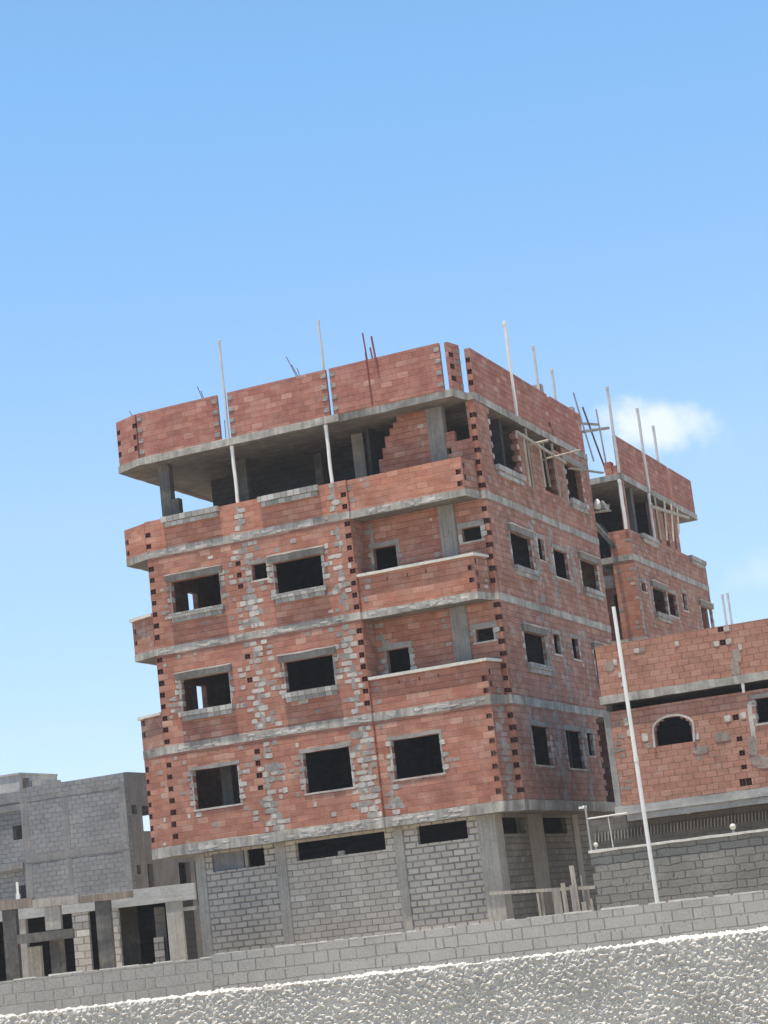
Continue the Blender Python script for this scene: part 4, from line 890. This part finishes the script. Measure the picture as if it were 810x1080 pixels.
# ------------------------------------------------------------------ light
EL = math.radians(82); hx, hy = -.677, -.736
sd = Vector((hx*math.cos(EL), hy*math.cos(EL), math.sin(EL)))
sun = bpy.data.lights.new('sun', 'SUN'); sun.energy = 5.0; sun.angle = math.radians(.55); sun.color = (1, .93, .82)
so = bpy.data.objects.new('sun', sun); COL.objects.link(so); so.rotation_euler = (-sd).to_track_quat('-Z', 'Y').to_euler(); so.location = (0, 0, 60)
w = bpy.data.worlds.new('World'); S.world = w; w.use_nodes = True; nt = w.node_tree; nt.nodes.clear()
def wn(t, **kw):
    nd = nt.nodes.new(t)
    for k_, v in kw.items(): setattr(nd, k_, v)
    return nd
out = wn('ShaderNodeOutputWorld'); bg = wn('ShaderNodeBackground'); nt.links.new(bg.outputs[0], out.inputs[0]); bg.inputs[1].default_value = .125
sky = wn('ShaderNodeTexSky', sky_type='NISHITA'); sky.sun_disc = False; sky.sun_elevation = EL; sky.sun_rotation = math.atan2(hx, hy)
sky.altitude = 0; sky.air_density = 1.0; sky.dust_density = .15; sky.ozone_density = 1.0
# thin clouds low in the sky, fixed to directions in the sky
tc = wn('ShaderNodeTexCoord')
def wmath(op, a, b=0.0):
    nd = wn('ShaderNodeMath', operation=op)
    for i, v in enumerate((a, b)):
        if isinstance(v, bpy.types.NodeSocket): nt.links.new(v, nd.inputs[i])
        else: nd.inputs[i].default_value = v
    return nd.outputs[0]
def dot(v):
    nd = wn('ShaderNodeVectorMath', operation='DOT_PRODUCT'); nt.links.new(tc.outputs['Generated'], nd.inputs[0]); nd.inputs[1].default_value = v; return nd.outputs['Value']
def cloud(cdir, ax, ay, tilt, amp, seed):
    c = Vector(cdir).normalized(); r = c.cross(Vector((0,0,1))).normalized(); u = r.cross(c).normalized()
    r2 = r*math.cos(tilt)+u*math.sin(tilt); u2 = -r*math.sin(tilt)+u*math.cos(tilt)
    x = wmath('DIVIDE', dot(r2), ax); y = wmath('DIVIDE', dot(u2), ay)
    nz = wn('ShaderNodeTexNoise'); nt.links.new(tc.outputs['Generated'], nz.inputs['Vector']); nz.inputs['Scale'].default_value = 42+seed; nz.inputs['Detail'].default_value = 7; nz.inputs['Roughness'].default_value = .58
    e = wmath('SUBTRACT', 1.0, wmath('ADD', wmath('MULTIPLY', x, x), wmath('MULTIPLY', y, y)))
    e = wmath('ADD', e, wmath('MULTIPLY', wmath('SUBTRACT', nz.outputs['Fac'], .5), 3.0))
    mr = wn('ShaderNodeMapRange'); mr.interpolation_type = 'SMOOTHSTEP'; nt.links.new(e, mr.inputs[0]); mr.inputs[1].default_value = .0; mr.inputs[2].default_value = 1.4; mr.inputs[3].default_value = 0; mr.inputs[4].default_value = amp
    front = wmath('GREATER_THAN', dot(c), .5)
    return wmath('MULTIPLY', mr.outputs[0], front)
f1 = cloud((.1477,.9624,.2281), .040, .016, -.32, .8, 0); f2 = cloud((.186,.9712,.150), .03, .012, .1, .28, 11); f3 = cloud((.128,.9635,.222), .028, .024, .5, .3, 5)
tot = wmath('MINIMUM', wmath('ADD', wmath('ADD', f1, f2), f3), .9)
mx = wn('ShaderNodeMix', data_type='RGBA'); nt.links.new(tot, mx.inputs[0]); tint = wn('ShaderNodeMix', data_type='RGBA', blend_type='MULTIPLY'); tint.inputs[0].default_value = 1; nt.links.new(sky.outputs[0], tint.inputs[6])
sx = wn('ShaderNodeSeparateXYZ'); nt.links.new(tc.outputs['Generated'], sx.inputs[0]); rp = wn('ShaderNodeValToRGB'); nt.links.new(sx.outputs[2], rp.inputs[0])
while len(rp.color_ramp.elements) < 4: rp.color_ramp.elements.new(.5)
for e, (p_, c_) in zip(rp.color_ramp.elements, ((.04, (.335,.345,.415)), (.22, (.465,.49,.515)), (.42, (.425,.56,.58)), (.75, (.465,.485,.465)))): e.position = p_; e.color = tuple(v*2*.5 for v in c_)+(1,)
gain = wn('ShaderNodeMix', data_type='RGBA', blend_type='ADD'); gain.inputs[0].default_value = 1; nt.links.new(rp.outputs[0], gain.inputs[6]); nt.links.new(rp.outputs[0], gain.inputs[7])
nt.links.new(gain.outputs[2], tint.inputs[7])
nt.links.new(tint.outputs[2], mx.inputs[6]); mx.inputs[7].default_value = (4.7, 5.1, 5.5, 1)
nt.links.new(mx.outputs[2], bg.inputs[0])

# ------------------------------------------------------------------ camera
cam = bpy.data.cameras.new('camera'); co = bpy.data.objects.new('camera', cam); COL.objects.link(co); S.camera = co
Rv, Uv, Fv = Vector((.99338213,.02350484,-.11242542)), Vector((.11485622,-.20329144,.97235829)), Vector((0,.9788361,.20464576))
co.matrix_world = Matrix(((Rv.x,Uv.x,-Fv.x,0), (Rv.y,Uv.y,-Fv.y,0), (Rv.z,Uv.z,-Fv.z,1.6), (0,0,0,1)))
cam.sensor_fit = 'HORIZONTAL'; cam.sensor_width = 36; cam.lens = 36*2064.37/810; cam.clip_end = 6000; cam.clip_start = .1
S.view_settings.view_transform = 'Standard'; S.view_settings.look = 'None'; S.view_settings.exposure = .68; S.view_settings.gamma = 1
S.render.resolution_x, S.render.resolution_y = 768, 1024
S.cycles.use_denoising = True; S.cycles.max_bounces = 8; S.cycles.diffuse_bounces = 5
